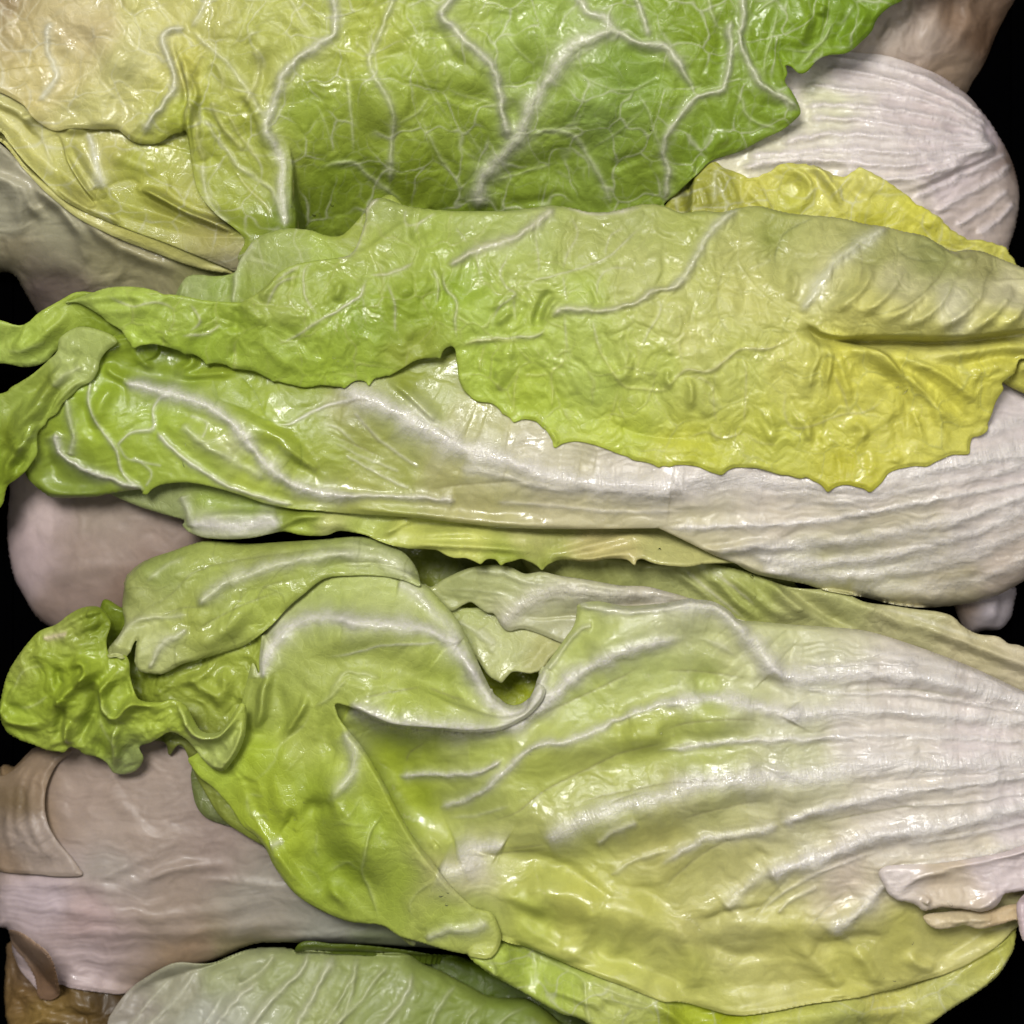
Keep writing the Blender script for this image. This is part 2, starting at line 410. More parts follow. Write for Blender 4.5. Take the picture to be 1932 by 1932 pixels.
        for word, nm in (('margin', 'leaf_margin'), ('tip', 'leaf_tip'), ('bract', 'bract'), ('lip of', 'base_lip'), ('lobe', 'leaf_lobe'), ('back', 'back_leaf'), ('torn', 'torn_leaf'), ('inner', 'inner_leaf'), ('rib', 'ribbed_leaf'), ('folded', 'folded_leaf'), ('', 'outer_leaf')):
            if word in lb: k['name'] = nm; break
        me = bpy.data.meshes.new(k['name'])
        me.vertices.add(len(V)); me.vertices.foreach_set('co', V.astype(np.float32).ravel())
        me.loops.add(len(F)*4); me.loops.foreach_set('vertex_index', F.ravel())
        me.polygons.add(len(F)); me.polygons.foreach_set('loop_start', np.arange(0, len(F)*4, 4, dtype=np.int32))
        me.polygons.foreach_set('use_smooth', np.ones(len(F), bool))
        me.update(); me.validate()
        a = me.attributes.new('Col', 'FLOAT_COLOR', 'POINT'); a.data.foreach_set('color', np.c_[C_, np.ones(len(C_))].astype(np.float32).ravel())
        a = me.attributes.new('rib', 'FLOAT', 'POINT'); a.data.foreach_set('value', R_.astype(np.float32))
        a = me.attributes.new('flow', 'FLOAT_VECTOR', 'POINT'); a.data.foreach_set('vector', np.c_[L_, np.zeros(len(L_))].astype(np.float32).ravel())
        me.materials.append(s.mat)
        o = bpy.data.objects.new(k['name'], me); col.objects.link(o); o.parent = s.parent
        if k['label']: o['label'] = k['label']
        return o

def head(name, label, cat, px, py, group=None):
    o = bpy.data.objects.new(name, None); col.objects.link(o); o.empty_display_size = 0.02
    o.location = ((px-CX)*U, (CX-py)*U, 0.0); o['label'] = label; o['category'] = cat
    o['group'] = 'lettuce heads piled in the black crate'
    return o

# ------------------------------------------------------------------ the crate
def simple_material(name, c, rough, bump=0.0, spec=0.5):
    m = bpy.data.materials.new(name); m.use_nodes = True; nt = m.node_tree; p = nt.nodes['Principled BSDF']
    tc = nt.nodes.new('ShaderNodeTexCoord'); n = nt.nodes.new('ShaderNodeTexNoise'); n.inputs['Scale'].default_value = 400
    nt.links.new(tc.outputs['Object'], n.inputs['Vector'])
    mr = nt.nodes.new('ShaderNodeMix'); mr.data_type = 'RGBA'
    mr.inputs[6].default_value = (*[a*0.7 for a in c], 1); mr.inputs[7].default_value = (*[a*1.3 for a in c], 1)
    nt.links.new(n.outputs[0], mr.inputs[0]); nt.links.new(mr.outputs[2], p.inputs['Base Color'])
    p.inputs['Roughness'].default_value = rough; p.inputs['Specular IOR Level'].default_value = spec
    if bump:
        b = nt.nodes.new('ShaderNodeBump'); b.inputs['Strength'].default_value = bump; b.inputs['Distance'].default_value = 0.0004
        nt.links.new(n.outputs[0], b.inputs['Height']); nt.links.new(b.outputs[0], p.inputs['Normal'])
    return m
MB = simple_material('black_plastic', (0.0004, 0.0004, 0.0005), 0.8, 0.3, 0.0)
def sheet():
    """crate floor with low moulded ribs, walls standing well outside the frame"""
    vs, fs = [], []
    def box(x0, x1, y0, y1, z0, z1):
        n = len(vs)
        for z in (z0, z1):
            for x, y in ((x0, y0), (x1, y0), (x1, y1), (x0, y1)): vs.append((x*U, y*U, z*U))
        for f in ((3, 2, 1, 0), (4, 5, 6, 7), (0, 1, 5, 4), (1, 2, 6, 5), (2, 3, 7, 6), (3, 0, 4, 7)): fs.append(tuple(n+a for a in f))
    box(-2400, 2400, -2400, 2400, -30, 0)
    for k in range(-11, 12): box(k*200-6, k*200+6, -2300, 2300, 0.0-2, 9)
    me = bpy.data.meshes.new('crate_floor'); me.from_pydata(vs, [], fs); me.update(); me.materials.append(MB)
    o = bpy.data.objects.new('crate_floor', me); col.objects.link(o); o['kind'] = 'structure'
sheet()

# ------------------------------------------------------------------ heads lying underneath
PINK = (178, 160, 146); BRN = (140, 112, 84)
E = head('lettuce_head', 'dull white lettuce butt at the top right corner above the ribbed white base', 'lettuce', 1760, 60)
E_ = Leaf(E, P('O', '1560,60 1600,-90 1930,-100 1925,-20 1905,20 1885,60 1865,110 1840,150 1825,175 1780,210 1600,260'), [(1650, -80, 120), (1750, 60, 130), (1900, 0, 50), (1850, 140, 40), (1620, 200, 110)],
     [(1660, 40, (200, 180, 158)), (1740, 60, (190, 168, 146)), (1810, 20, (150, 122, 96)), (1860, 60, (110, 84, 62)), (1780, 140, (150, 128, 104))], MD, 45, crumple=7, cs=90, fold=0.6, seed=2, micro=0.8)
E_.f('A3', '1480,-20 1470,80 1420,180 1370,260', (8, 8), 8).f('A3', '1350,-40 1340,80 1290,180 1260,260', 6, 5).f('A3', '1640,-30 1640,80 1600,200 1500,330', 10, 9).f('A3', '1250,60 1210,160 1150,250', 5, 4).f('A3', '1750,-30 1760,100 1700,260 1600,380', 8, -7)
E_.f('A3', '1560,-30 1550,90 1500,220 1420,330', 5, -6).build()

F_ = head('lettuce_head', 'smooth dull white lettuce butt between the two curly tips at the left edge', 'lettuce', 160, 1080)
Leaf(F_, P('B1', '60,640 120,500 500,500 900,700 1100,1000 1050,1250 800,1500 600,1650 400,1680 260,1615 170,1545 100,1430 50,1330 20,1180 14,1050 26,900 30,830'), [(160, 1060, 130), (30, 1040, 70), (80, 1160, 60), (300, 1000, 150), (250, 1180, 100), (60, 900, 90)],
     [(60, 960, (216, 190, 180)), (40, 1060, (198, 172, 166)), (160, 1040, (166, 142, 124)), (250, 1130, (152, 126, 108)), (120, 1160, (160, 134, 118)), (200, 960, (166, 146, 124))], MD, 60, crumple=5, cs=160, seed=3, micro=0.2).f('B1', '250,1350 400,1300 560,1280 700,1240', 14, 4).f('B1', '120,1300 260,1380 420,1400', 16, -4).build()  # left side coloured paler: a highlight put into the leaf colour

J_ = head('lettuce_head', 'small white lettuce stub in the dark gap at the right edge below the ribbed base', 'lettuce', 1875, 1150)
Leaf(J_, P('B3', '1560,1440 1600,1380 1880,1380 1890,1480 1865,1560 1810,1615 1730,1620 1650,1640 1600,1560'), [(1860, 1150, 105), (1900, 1120, 70), (1820, 1180, 80), (1880, 1190, 60)],
     [(1870, 1150, (200, 188, 190)), (1830, 1150, (140, 120, 100))], MD, 22, crumple=3, seed=4, micro=0.2).f('B3', '1790,1400 1770,1500 1760,1590', 8, 6).build()

I_ = head('lettuce_head', 'brownish wilted lettuce butt in the bottom left corner', 'lettuce', 90, 1890)
I1 = Leaf(I_, P('C1', '20,1600 40,1500 200,1500 800,1600 900,1800 850,2150 -200,2150 40,2050 15,1900 10,1750'), [(60, 1860, 55), (150, 1880, 95), (100, 2000, 90), (200, 1930, 90), (260, 1850, 60)],
     [(40, 1880, (120, 92, 50)), (90, 1910, (140, 112, 56)), (150, 1900, (110, 86, 44)), (200, 1880, (70, 52, 26)), (60, 1840, (100, 78, 58))], MD, 30, crumple=10, cs=60, seed=5)
I1.f('C1', '40,1700 160,1780 330,1760', 9, 9).f('C1', '80,1880 200,1830 420,1840 560,1900', 10, 8).f('C1', '150,1932 260,1900 420,1960', 8, 8).build()

G = head('lettuce_head', 'large dull pinkish white lettuce at the lower left with brown cut base', 'lettuce', 300, 1650)
gcol = [(40, 1560, (170, 142, 108)), (30, 1500, (120, 96, 60)), (150, 1500, (176, 152, 132)), (250, 1560, (174, 152, 132)), (200, 1650, (172, 158, 142)), (80, 1690, (204, 182, 182)), (170, 1730, (196, 166, 158)), (320, 1720, (172, 150, 128)), (480, 1700, (170, 160, 140)), (620, 1770, (160, 158, 138)), (700, 1790, (140, 150, 110)), (150, 1820, (196, 172, 166)), (350, 1800, (160, 134, 104)), (400, 1600, (164, 142, 126)), (450, 1800, (140, 128, 90))]  # lower points are paler, with the highlights there painted in
Gm = Leaf(G, P('C1', '-40,1350,40 -30,640 60,580 130,510 180,470 400,380 1000,300 1400,500 1900,900 2500,1200 2560,1480 2500,1540 2300,1545 1932,1530 1600,1520 1400,1515 1280,1540 1150,1600 1000,1650 850,1700 750,1745 640,1772 500,1752 380,1732 320,1720 240,1760 150,1700 90,1640 50,1560 30,1450'),
     [(30, 1500, 80), (200, 1560, 150), (450, 1650, 170), (700, 1760, 130), (60, 1700, 110), (200, 1740, 150), (250, 1850, 90), (600, 1700, 170), (850, 1790, 110)], gcol, MD, crumple=5, cs=160, fold=0.6, fib=1, seed=6, micro=0.5, ay=1.5)
for p_, w_, h_ in (('60,1180 300,1190 450,1200 750,1250', 9, 8), ('20,1330 300,1330 700,1370 1200,1330 1560,1250', 11, 7), ('100,1430 500,1450 1000,1440 1500,1400 1900,1410', 9, 6), ('100,1520 600,1550 1100,1500', 9, -5),
    ('440,1200 600,1130 700,1080 850,1010', 8, 7), ('600,1210 800,1160 1000,1110 1300,1080', 8, 7), ('750,1180 900,1110 1100,1080', 6, 6), ('570,650 600,720 660,790 740,810', 10, 4), 
    ('300,1640 420,1670 560,1740', 9, 9), ('400,1560 460,1620 640,1680', 10, -8), ('1300,1490 1600,1470 1932,1460 2200,1480', 8, 8), ('900,1510 1300,1500 1500,1460', 6, -7), ('1000,1160 1300,1180 1600,1230', 7, 5)):
    Gm.f('C1', p_, w_, h_)
Gm.build()
Gb = Leaf(G, P('C1', '-60,1080,12 -60,640 20,620 80,580 150,520 200,490 320,480 380,490,8 300,560,3 250,660 235,760 250,860 300,960 400,1080 440,1140 330,1150 200,1140 80,1135 0,1120'),
     [(30, 1500, 100), (60, 1560, 145), (100, 1440, 115), (120, 1640, 140), (0, 1600, 95)], [(30, 1500, (118, 98, 66)), (60, 1480, (160, 136, 108)), (60, 1580, (176, 156, 138)), (110, 1630, (172, 152, 134)), (90, 1560, (176, 156, 138)), (20, 1640, (150, 126, 100))], MD, crumple=6, cs=60, fold=0.45, seed=7, label='brown edged bract at the cut base')
for p_ in ('190,520 110,650 90,800 120,1000', '260,520 170,660 160,820 220,1000 300,1100', '130,540 50,700 40,900 60,1060', '330,500 240,600 200,720'): Gb.f('C1', p_, 6, 8)
Gb.build()
Gs = Leaf(G, P('C1', '40,1440,7 100,1440 180,1500 250,1560 290,1640 320,1760 290,1790 240,1760 200,1680 130,1580 60,1500'), [(30, 1770, 130), (90, 1840, 130), (60, 1800, 145)], [(60, 1790, (160, 132, 108)), (100, 1860, (130, 100, 74))], MD, crumple=3, seed=8, label='narrow brown strip of bract')
Gs.f('C1', '60,1450 160,1540 240,1640 280,1760', 8, 8).build()

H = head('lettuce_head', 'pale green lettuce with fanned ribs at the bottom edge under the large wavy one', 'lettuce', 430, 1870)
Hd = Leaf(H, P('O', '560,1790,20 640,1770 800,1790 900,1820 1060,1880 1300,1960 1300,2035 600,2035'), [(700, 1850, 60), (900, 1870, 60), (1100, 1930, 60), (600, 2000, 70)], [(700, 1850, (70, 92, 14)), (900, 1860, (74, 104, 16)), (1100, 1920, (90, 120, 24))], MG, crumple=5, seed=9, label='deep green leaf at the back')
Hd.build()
hc = [(240, 1900, (158, 148, 128)), (330, 1850, (166, 162, 128)), (450, 1830, (158, 164, 112)), (560, 1850, (150, 162, 98)), (700, 1880, (140, 158, 82)), (850, 1890, (128, 152, 64)), (970, 1900, (120, 148, 56)), (400, 1920, (184, 184, 160)), (620, 1920, (160, 172, 100)), (1010, 1960, (120, 140, 50))]
H1 = Leaf(H, P('O', '190,2035,26 203,1935 215,1905 243,1868 278,1841 320,1817 345,1812 375,1817 403,1817 430,1806 465,1796 517,1792 556,1796 585,1790 627,1796 668,1799 700,1801 735,1797 765,1800 795,1822 830,1836 865,1855 890,1868 920,1884 955,1888 995,1890 1033,1913 1055,1932 1090,1960 1120,2035'),
     [(250, 1900, 90), (400, 1850, 125), (600, 1840, 140), (800, 1880, 130), (1000, 1920, 110), (500, 1960, 170), (900, 2000, 150)], hc, MD, crumple=5, cs=80, seed=10)
for p_, w_, h_ in (('1640,1540 1600,1640 1480,1760 1340,1932 1200,2150', 8, 12), ('1370,1700 1250,1800 1150,1932', 8, 9), ('1050,1640 960,1760 850,1880 800,1932', 8, 8), ('1180,1780 1080,1932', 6, 7), ('1770,1560 1700,1700 1600,1880 1560,1960', 9, 10), ('900,1700 800,1800 700,1932', 7, 6), ('1900,1580 1850,1800 1750,2000', 7, 8), ('1450,1560 1380,1660 1240,1740', 7, -8), ('1500,1700 1400,1820 1300,1960', 6, 7)): H1.v('C1', p_, w_*0.7, h_, m=0.55)
for p_, w_, h_ in (('170,1570 150,1680 60,1840 -20,1960', 7, 9), ('350,1600 250,1720 200,1800 60,1932', 7, 8), ('470,1650 420,1800 300,1932', 8, 8), ('700,1720 600,1850 560,1960', 7, 6), ('860,1810 780,1880 740,1960', 6, 6), ('1100,1840 980,1880 900,1960', 6, 6)): H1.v('C2', p_, w_*0.7, h_, m=0.5)
H1.build()

# ------------------------------------------------------------------ D: ribbed white head at the right
D = head('lettuce_head', 'round white ribbed lettuce base at the upper right with a yellow frilled leaf', 'lettuce', 1650, 300)
dc = [(1480, 160, (212, 200, 180)), (1600, 130, (206, 192, 180)), (1560, 190, (206, 204, 150)), (1700, 200, (204, 188, 176)), (1800, 200, (196, 176, 164)), (1850, 260, (208, 190, 186)), (1650, 280, (206, 194, 176)), (1430, 290, (212, 206, 160)), (1780, 330, (210, 192, 184)), (1880, 400, (190, 170, 150)), (1910, 300, (130, 108, 90)), (1700, 370, (210, 196, 170)), (1550, 330, (214, 204, 176))]
D1 = Leaf(D, P('O', '1300,420,20 1330,260 1440,110 1500,70 1560,85,40 1610,97 1660,103 1700,113 1745,127 1790,145 1830,175 1865,215 1895,255,60 1918,300 1932,360 1925,420 1910,470 1900,560 1300,560'), [(1480, 200, 190), (1650, 150, 160), (1700, 300, 205), (1850, 250, 120), (1900, 400, 95), (1500, 350, 195), (1750, 420, 180)], dc, MW, crumple=4, cs=90, seed=11, micro=0.5, ay=1.6)
for p_, w_, h_ in (('900,300 1150,335 1400,410 1600,520 1740,620', 6, 5), ('880,360 1150,400 1400,480 1620,590 1760,680', 6, 5), ('780,450 1000,470 1300,510 1550,590 1740,700', 6, 5), ('760,560 1000,560 1300,590 1500,630 1760,730', 7, 6), ('780,630 1000,630 1250,660 1500,700 1770,750', 7, 6),
    ('640,760 900,710 1200,720 1500,750 1790,770', 8, 6), ('460,830 700,810 1000,790 1300,810 1600,800 1800,770', 8, 6), ('420,890 700,850 1000,860 1250,880 1500,850 1800,780', 8, 7), ('950,920 1200,950 1400,930 1620,860', 7, 7)): D1.v('A3', p_, w_*0.85, h_*1.7, c=(220, 208, 196), m=0.8)
D1.f('A3', '1280,1020 1420,960 1600,880 1830,790', (16, 5), 11)
for p_ in ('1330,1060 1500,980 1700,880 1860,800', '1450,1130 1600,1050 1780,940 1880,860', '1560,1200 1700,1120 1850,1000', '1680,1240 1800,1160 1880,1060'): D1.v('A3', p_, 6, 6, c=(216, 202, 192), m=0.8)
D1.build()
yc = [(1330, 350, (150, 150, 50)), (1430, 330, (196, 190, 70)), (1560, 330, (206, 196, 84)), (1640, 330, (204, 190, 92)), (1750, 400, (206, 182, 62)), (1850, 460, (200, 176, 74)), (1500, 390, (184, 184, 60)), (1660, 400, (190, 186, 50))]
D2 = Leaf(D, P('A3', '0,1250,6 40,1080 120,980 200,930 280,862 330,885 380,905 430,920 480,945 540,930 600,900 650,870 700,862 800,870 870,890 930,920 980,930 1030,905 1060,888 1110,905 1170,940 1240,980 1300,1020 1360,1070 1430,1110 1500,1165 1560,1220 1640,1262 1740,1275 1820,1300 1860,1345 1900,1400 1980,1560 1300,1600 0,1500'), [(1300, 400, 150), (1450, 350, 200), (1600, 340, 215), (1750, 430, 200), (1900, 480, 150), (1500, 450, 180)], yc, MG, crumple=8, cs=60, net=1.5, netscale=45, teeth=3, seed=12, label='yellow frilled inner leaf')
for p_, w_, h_ in (('440,930 500,1000 540,1060 600,1130', 8, 16), ('600,930 700,900 780,950 800,1020 720,1090 640,1110', 8, 16), ('720,870 840,900 900,980 960,1080 1010,1160', 7, 18), ('880,900 960,1000 1060,1080 1200,1180', 9, 14), ('1050,900 1090,980 1130,1060', 7, 9), ('620,1000 700,1000 760,990', 8, -16), ('300,880 360,960 400,1060 440,1120', 7, 12), ('200,960 240,1060 260,1120', 7, 10), ('150,980 170,1100', 6, 12), ('1220,1060 1350,1150 1500,1230', 9, 7), ('980,960 1060,1060 1180,1180', 7, -12)): D2.f('A3', p_, w_, h_)
D2.v('A3', '720,870 850,930 900,1000', 3, 3).v('A3', '290,880 300,980 290,1100', 4, 4).v('A3', '420,1100 470,1010 500,960', 2.5, 2).build()

# ------------------------------------------------------------------ A: big green head along the top
A = head('lettuce_head', 'big green blistered lettuce across the top, yellowing towards the left', 'lettuce', 800, 200)
ao = Leaf(A, P('A1', '-200,650,10 0,760 120,880 250,980 420,1080 600,1150 1000,1250 1500,1300 1500,1750,50 1000,1800 400,1790 230,1700 190,1665 150,1600 110,1530 60,1450 0,1425 -200,1400'), [(0, 350, 220), (0, 480, 130), (150, 450, 200), (300, 540, 150), (450, 500, 200), (100, 570, 90), (550, 560, 150)],
     [(20, 400, (172, 166, 130)), (30, 470, (140, 130, 98)), (120, 430, (168, 162, 122)), (200, 490, (158, 150, 108)), (300, 520, (160, 152, 108)), (120, 560, (112, 98, 84)), (80, 540, (100, 86, 76)), (400, 520, (164, 160, 100))], MW, crumple=6, cs=90, seed=13, net=0, label='pale outer leaf wrapping the underside')
for p_, w_, h_ in (('-100,930 30,960 100,1060 110,1200 60,1320', (8, 14), 14), ('30,930 120,1000 170,1100 260,1180', 8, 14), ('120,960 300,1080 400,1200 500,1330', 8, 16), ('350,1100 480,1200 600,1290 800,1380 1000,1450', 9, 14), ('600,1290 640,1400 600,1540', 9, 6), ('100,1450 300,1480 500,1420', 12, -6), ('400,1230 440,1330 480,1400', 7, 6)): ao.f('A1', p_, w_, h_)
ao.build()
au2 = Leaf(A, P('A1', '-200,700,5 0,755 60,800 130,890 230,1000 330,1090 420,1160 520,1215 640,1270 800,1330 960,1390 1100,1430 1240,1450 1500,1500 1500,1000 600,700 -200,500'), [(0, 250, 230), (100, 350, 215), (250, 430, 200), (420, 500, 215), (300, 300, 220), (500, 350, 200)],
     [(20, 300, (190, 180, 96)), (100, 400, (184, 178, 90)), (250, 450, (174, 168, 76)), (400, 500, (180, 170, 90))], MG, crumple=4, seed=14, label='thin yellow leaf margin')
au2.v('A1', '0,760 130,900 300,1070 450,1175 700,1290 1000,1400 1230,1445', 6, 7, c=(196, 186, 110), m=0.7).build()
auc = [(30, 200, (196, 186, 110)), (60, 260, (186, 180, 92)), (130, 320, (178, 176, 80)), (200, 270, (180, 174, 84)), (280, 300, (166, 170, 66)), (330, 380, (160, 160, 66)), (240, 380, (160, 162, 66)), (160, 400, (172, 168, 78)), (420, 440, (156, 150, 76)), (440, 490, (176, 166, 116)), (400, 300, (150, 166, 58)), (480, 420, (130, 140, 50))]
au = Leaf(A, P('A1', '-200,480,5 -200,640 0,700 60,760 140,860 240,960 340,1060 460,1130 600,1190 760,1250 900,1300 1050,1360 1200,1420 1260,1440 1500,1450 1500,700 900,400 200,350'), [(0, 200, 250), (100, 250, 235), (250, 300, 225), (400, 330, 215), (300, 420, 190), (440, 470, 200), (100, 340, 215), (200, 400, 205)], auc, MG, crumple=6, cs=80, net=0.5, netscale=70, fold=1.7, seed=15, micro=0.6, label='yellow green lower leaf with folds')
au.v('A1', '470,690 490,800 510,900 540,1010', 7, 8).v('A1', '150,620 220,720 260,850 270,950', 5, 5, m=0.5).v('A1', '560,1010 620,975 690,970', 4, 4, m=0.6)
for p_, w_, h_ in (('310,700 320,780 390,900 450,1000 520,1090 600,1170 720,1230', (5, 12), 16), ('330,700 400,690 480,690', (10, 5), 8), ('290,720 330,860 430,1020 540,1130', 5, -12), ('690,975 850,1055 1000,1135 1150,1195 1320,1275', (5, 11), 12), ('0,560 100,600 160,680 200,780', (12, 6), 10), ('540,1000 700,970 800,1040', (6, 10), -7), ('160,860 290,1000 480,1110 700,1210', (6, 10), 6), ('880,900 870,980 860,1050', 8, 4), ('700,1250 900,1270 1150,1330', 18, -7), ('110,640 150,640 200,600', 8, 8)): au.f('A1', p_, w_, h_)
au.f('A1', '290,690 350,860 440,1020 570,1140', (5, 15), -30, te=0.2).f('A1', '330,700 420,860 520,1010 640,1110', (8, 16), 16).f('A1', '0,610 120,700 220,880 300,1030 400,1110', (12, 7), -30, te=0.2)
au.f('A1', '690,975 850,1055 1000,1135 1150,1195 1320,1275', (18, 5), 30, te=0.2).f('A1', '540,760 640,840 800,900 900,900', 16, 10).f('A1', '560,1000 700,1120 900,1220 1100,1290', 20, -14)
au.build()
amc = [(40, 40, (184, 168, 112)), (150, 60, (196, 178, 116)), (250, 100, (190, 178, 108)), (80, 150, (192, 178, 112)), (180, 220, (188, 180, 100)), (10, 10, (150, 130, 90)), (300, 20, (190, 180, 96)), (400, 60, (178, 176, 84)), (520, 60, (172, 176, 76)), (440, 130, (166, 170, 74)), (340, 130, (184, 180, 70)), (360, 220, (160, 170, 56)), (430, 250, (158, 168, 60)), (480, 330, (148, 160, 58)), (600, 230, (136, 162, 50)), (640, 340, (112, 142, 34)), (560, 400, (100, 128, 28)), (760, 160, (142, 166, 56)), (700, 60, (164, 176, 66)), (760, 350, (122, 150, 38)), (880, 60, (148, 170, 70)), (860, 200, (136, 164, 54)), (960, 60, (140, 170, 72)), (1040, 60, (134, 166, 66)), (1000, 120, (120, 152, 48)), (1120, 220, (122, 158, 68)), (1180, 150, (106, 146, 44)), (950, 330, (118, 150, 40)), (1050, 260, (124, 156, 50)), (1230, 340, (116, 148, 44)), (1300, 60, (112, 148, 32)), (1400, 100, (104, 144, 26)), (1350, 250, (108, 146, 36)), (1500, 60, (104, 146, 30)), (1640, 20, (96, 142, 26)), (1300, 180, (120, 156, 48)), (900, 400, (100, 130, 30))]  # darker greens along the bottom valley carry its shade in the colour
am = Leaf(A, P('A1', '-200,420,10 0,492 80,530 140,570 200,645 290,692 400,682 600,680 640,700 700,745 760,758 840,752 900,710 950,695 985,700 1030,950,4 1080,1060 1180,1170 1310,1280 1350,1450') + P('O', '700,520 1000,520 1200,470 1250,400') +
    P('A3', '30,1075 100,1020 200,930 280,852 430,800 560,732 645,692 700,652 750,600 740,550 702,480 668,430 682,385 672,345 700,350 740,387 785,378 840,318 900,292 1000,278 1080,212 1130,160 1150,110 1180,70 1230,30 1290,0 1360,-80') + P('O', '1740,-105 -105,-105 -105,100'),
    [(0, 0, 265), (300, 50, 300), (600, 50, 320), (1000, 20, 330), (1400, 20, 300), (1650, -20, 270), (1500, 150, 275), (1400, 230, 250), (1200, 340, 175), (900, 350, 160), (700, 380, 130), (520, 420, 120), (200, 200, 280), (400, 250, 265), (800, 200, 290), (1100, 180, 290), (600, 280, 235), (1240, 250, 250), (900, 440, 90)], amc, MG, crumple=7, cs=95, net=2.2, netscale=78, pill=7, seed=16, micro=1.6, label='savoyed green leaf with branching white veins')
for p_, w_, h_ in (('1100,-40 1060,70 1000,150', 5, 6), ('1000,150 940,155 890,170 860,200 872,260 905,330 925,430 905,500 855,570 800,640 760,725', 6.5, 14), ('820,20 880,90 910,150', 4, 4), ('300,110 260,150 247,230 270,310 300,390 260,470 190,545', 6, 8), ('320,110 400,180 520,320 430,410 240,510', 2.5, 2), ('520,320 560,240', 2.5, 2), ('570,40 640,130 720,240 850,330', 2.8, 3), ('0,190 90,290 160,390 200,490', 3, 2.5), ('490,360 540,440 620,520 740,600 790,650', 3, 2.5),
    ('240,510 340,570 460,680', 2.5, 3), ('1750,-60 1775,90 1760,190 1690,240 1580,310 1500,400 1460,500 1430,600 1410,680 1450,760 1490,840 1500,920 1490,1000 1500,1100 1510,1220', 7.5, 15), ('1010,160 1100,240 1200,330 1280,430 1350,540 1410,640', 4.5, 7), ('1340,0 1290,130 1250,220 1170,260', 2.8, 3), ('1370,90 1490,150 1570,240 1560,280', 2.5, 3), ('1530,-20 1600,110 1690,195', 4, 5),
    ('1060,600 1130,700 1210,810 1260,880 1350,940 1430,1000 1470,1080 1500,1190', 4.5, 10), ('1090,850 1070,920 1090,1000 1120,1080 1190,1170 1240,1230', 5, 8), ('0,60 60,130 130,200', 3, 3), ('130,0 100,80 0,160', 3, 3), ('1820,340 1840,480 1860,640 1870,820', 2.8, 3), ('1660,530 1720,650 1780,830', 2.5, 2)): am.v('A1', p_, w_, h_)
for p_, w_, h_ in (('920,190 960,300 1000,400 1040,500 1010,600 1000,700 1010,900 1040,1000', (5, 8), 15), ('960,300 1010,360 1050,400', 6, 8), ('900,190 930,320 970,450 985,600', 4, -12), ('1230,430 1330,560 1380,680 1430,820 1480,950', (10, 6), 9), ('1060,780 1160,880 1240,960', 7, -8), ('1400,300 1360,420 1330,520', 8, -7), ('1430,420 1440,520 1400,600', (8, 6), -9), ('300,690 500,660 640,640', (14, 6), 6)): am.f('A1', p_, w_, h_)
for p_, w_, h_ in (('370,-30 300,160 245,290 240,340 290,450 340,530 365,620 355,750 350,880 345,985', 5, 9), ('150,215 215,270 240,320', 2.8, 3), ('480,20 520,170 450,260 500,370 560,480 640,600 700,640 730,655', 2.4, 2.5), ('260,310 380,290 450,260', 2.2, 2), ('560,490 500,590 400,650 370,670', 2.8, 3), ('500,600 560,730 620,850 700,950 760,1040', 3.2, 4), ('620,450 720,500 870,540 930,590', 2.2, 2), ('730,650 780,730 850,830', 2, 2), ('730,660 710,730 740,800 830,850', 2, 2), ('80,340 120,420 135,560 150,700 155,850', 2.5, 3), ('-60,890 140,860 230,930 310,990 440,1080', 4, 6),
    ('720,-40 640,30 620,90 690,160 780,250 870,330 910,420 930,520 950,640 985,750', 7, 16), ('1540,160 1430,200 1320,240 1260,310 1200,400 1130,500 1080,600 1040,700 990,780 930,840 850,930 820,1020 810,1120', 8.5, 15), ('1310,-60 1390,60 1470,90 1540,160 1620,210 1700,240 1790,240 1850,300 1900,380 1960,470', 6.5, 13), ('1630,-40 1690,100 1715,215', 5.5, 10),
    ('1300,360 1400,420 1520,470 1640,470 1700,440 1800,380', 2.8, 4), ('1640,480 1700,560 1740,680 1780,810', 3.2, 4), ('1080,720 1180,690 1280,700 1350,750 1400,840 1450,920 1490,1000 1520,1090', 4.5, 6), ('1400,790 1550,700 1690,580', 2.5, 3), ('870,960 980,930 1120,890 1240,850', 3, 3), ('690,130 850,120 960,110', 2.4, 2), ('970,100 970,190 1040,280 1130,360', 2.5, 3), ('1360,590 1320,700', 2.5, 2), ('1280,330 1330,300 1450,230', 2.2, 2), ('1230,900 1300,940', 2, 2), ('630,400 640,330', 2, 2)): am.v('A2', p_, w_, h_)
for p_, w_, h_ in (('600,60 600,150 660,260 740,340 830,380', (6, 12), -12), ('1240,480 1190,620 1120,720', 12, 5), ('1180,280 1110,380 1040,480', (10, 6), -6), ('1590,250 1700,290 1800,270', (6, 8), -10), ('930,1080 1150,1060 1240,1040', 6, -8), ('1500,900 1600,860 1700,820', (8, 5), -10), ('1000,500 1000,620 1000,720', 8, -10)): am.f('A2', p_, w_, h_)
for p_, w_, h_ in (('430,-40 450,100 430,210 470,320 530,440 600,490 690,540 742,590', 5.5, 14), ('400,90 370,170 380,300 350,450 340,475 200,520 110,620 40,720 20,820 50,900 30,1080', 5.5, 11), ('260,-30 280,80 320,140 390,160', 4, 8), ('380,470 440,530 460,600 520,650 645,685', 3.5, 6), ('640,20 600,180 560,320 570,430', 3, 5), ('930,100 880,200 820,260 740,370', 3.5, 7), ('0,240 80,320 140,400 195,490', 4.5, 7), ('1040,10 970,120 930,100', 3, 4), ('490,90 560,30 640,-20', 4, 6), ('240,600 280,660 240,760 210,820', 2.5, 3), ('640,250 760,270 820,260', 2.5, 3)): am.v('A3', p_, w_, h_)
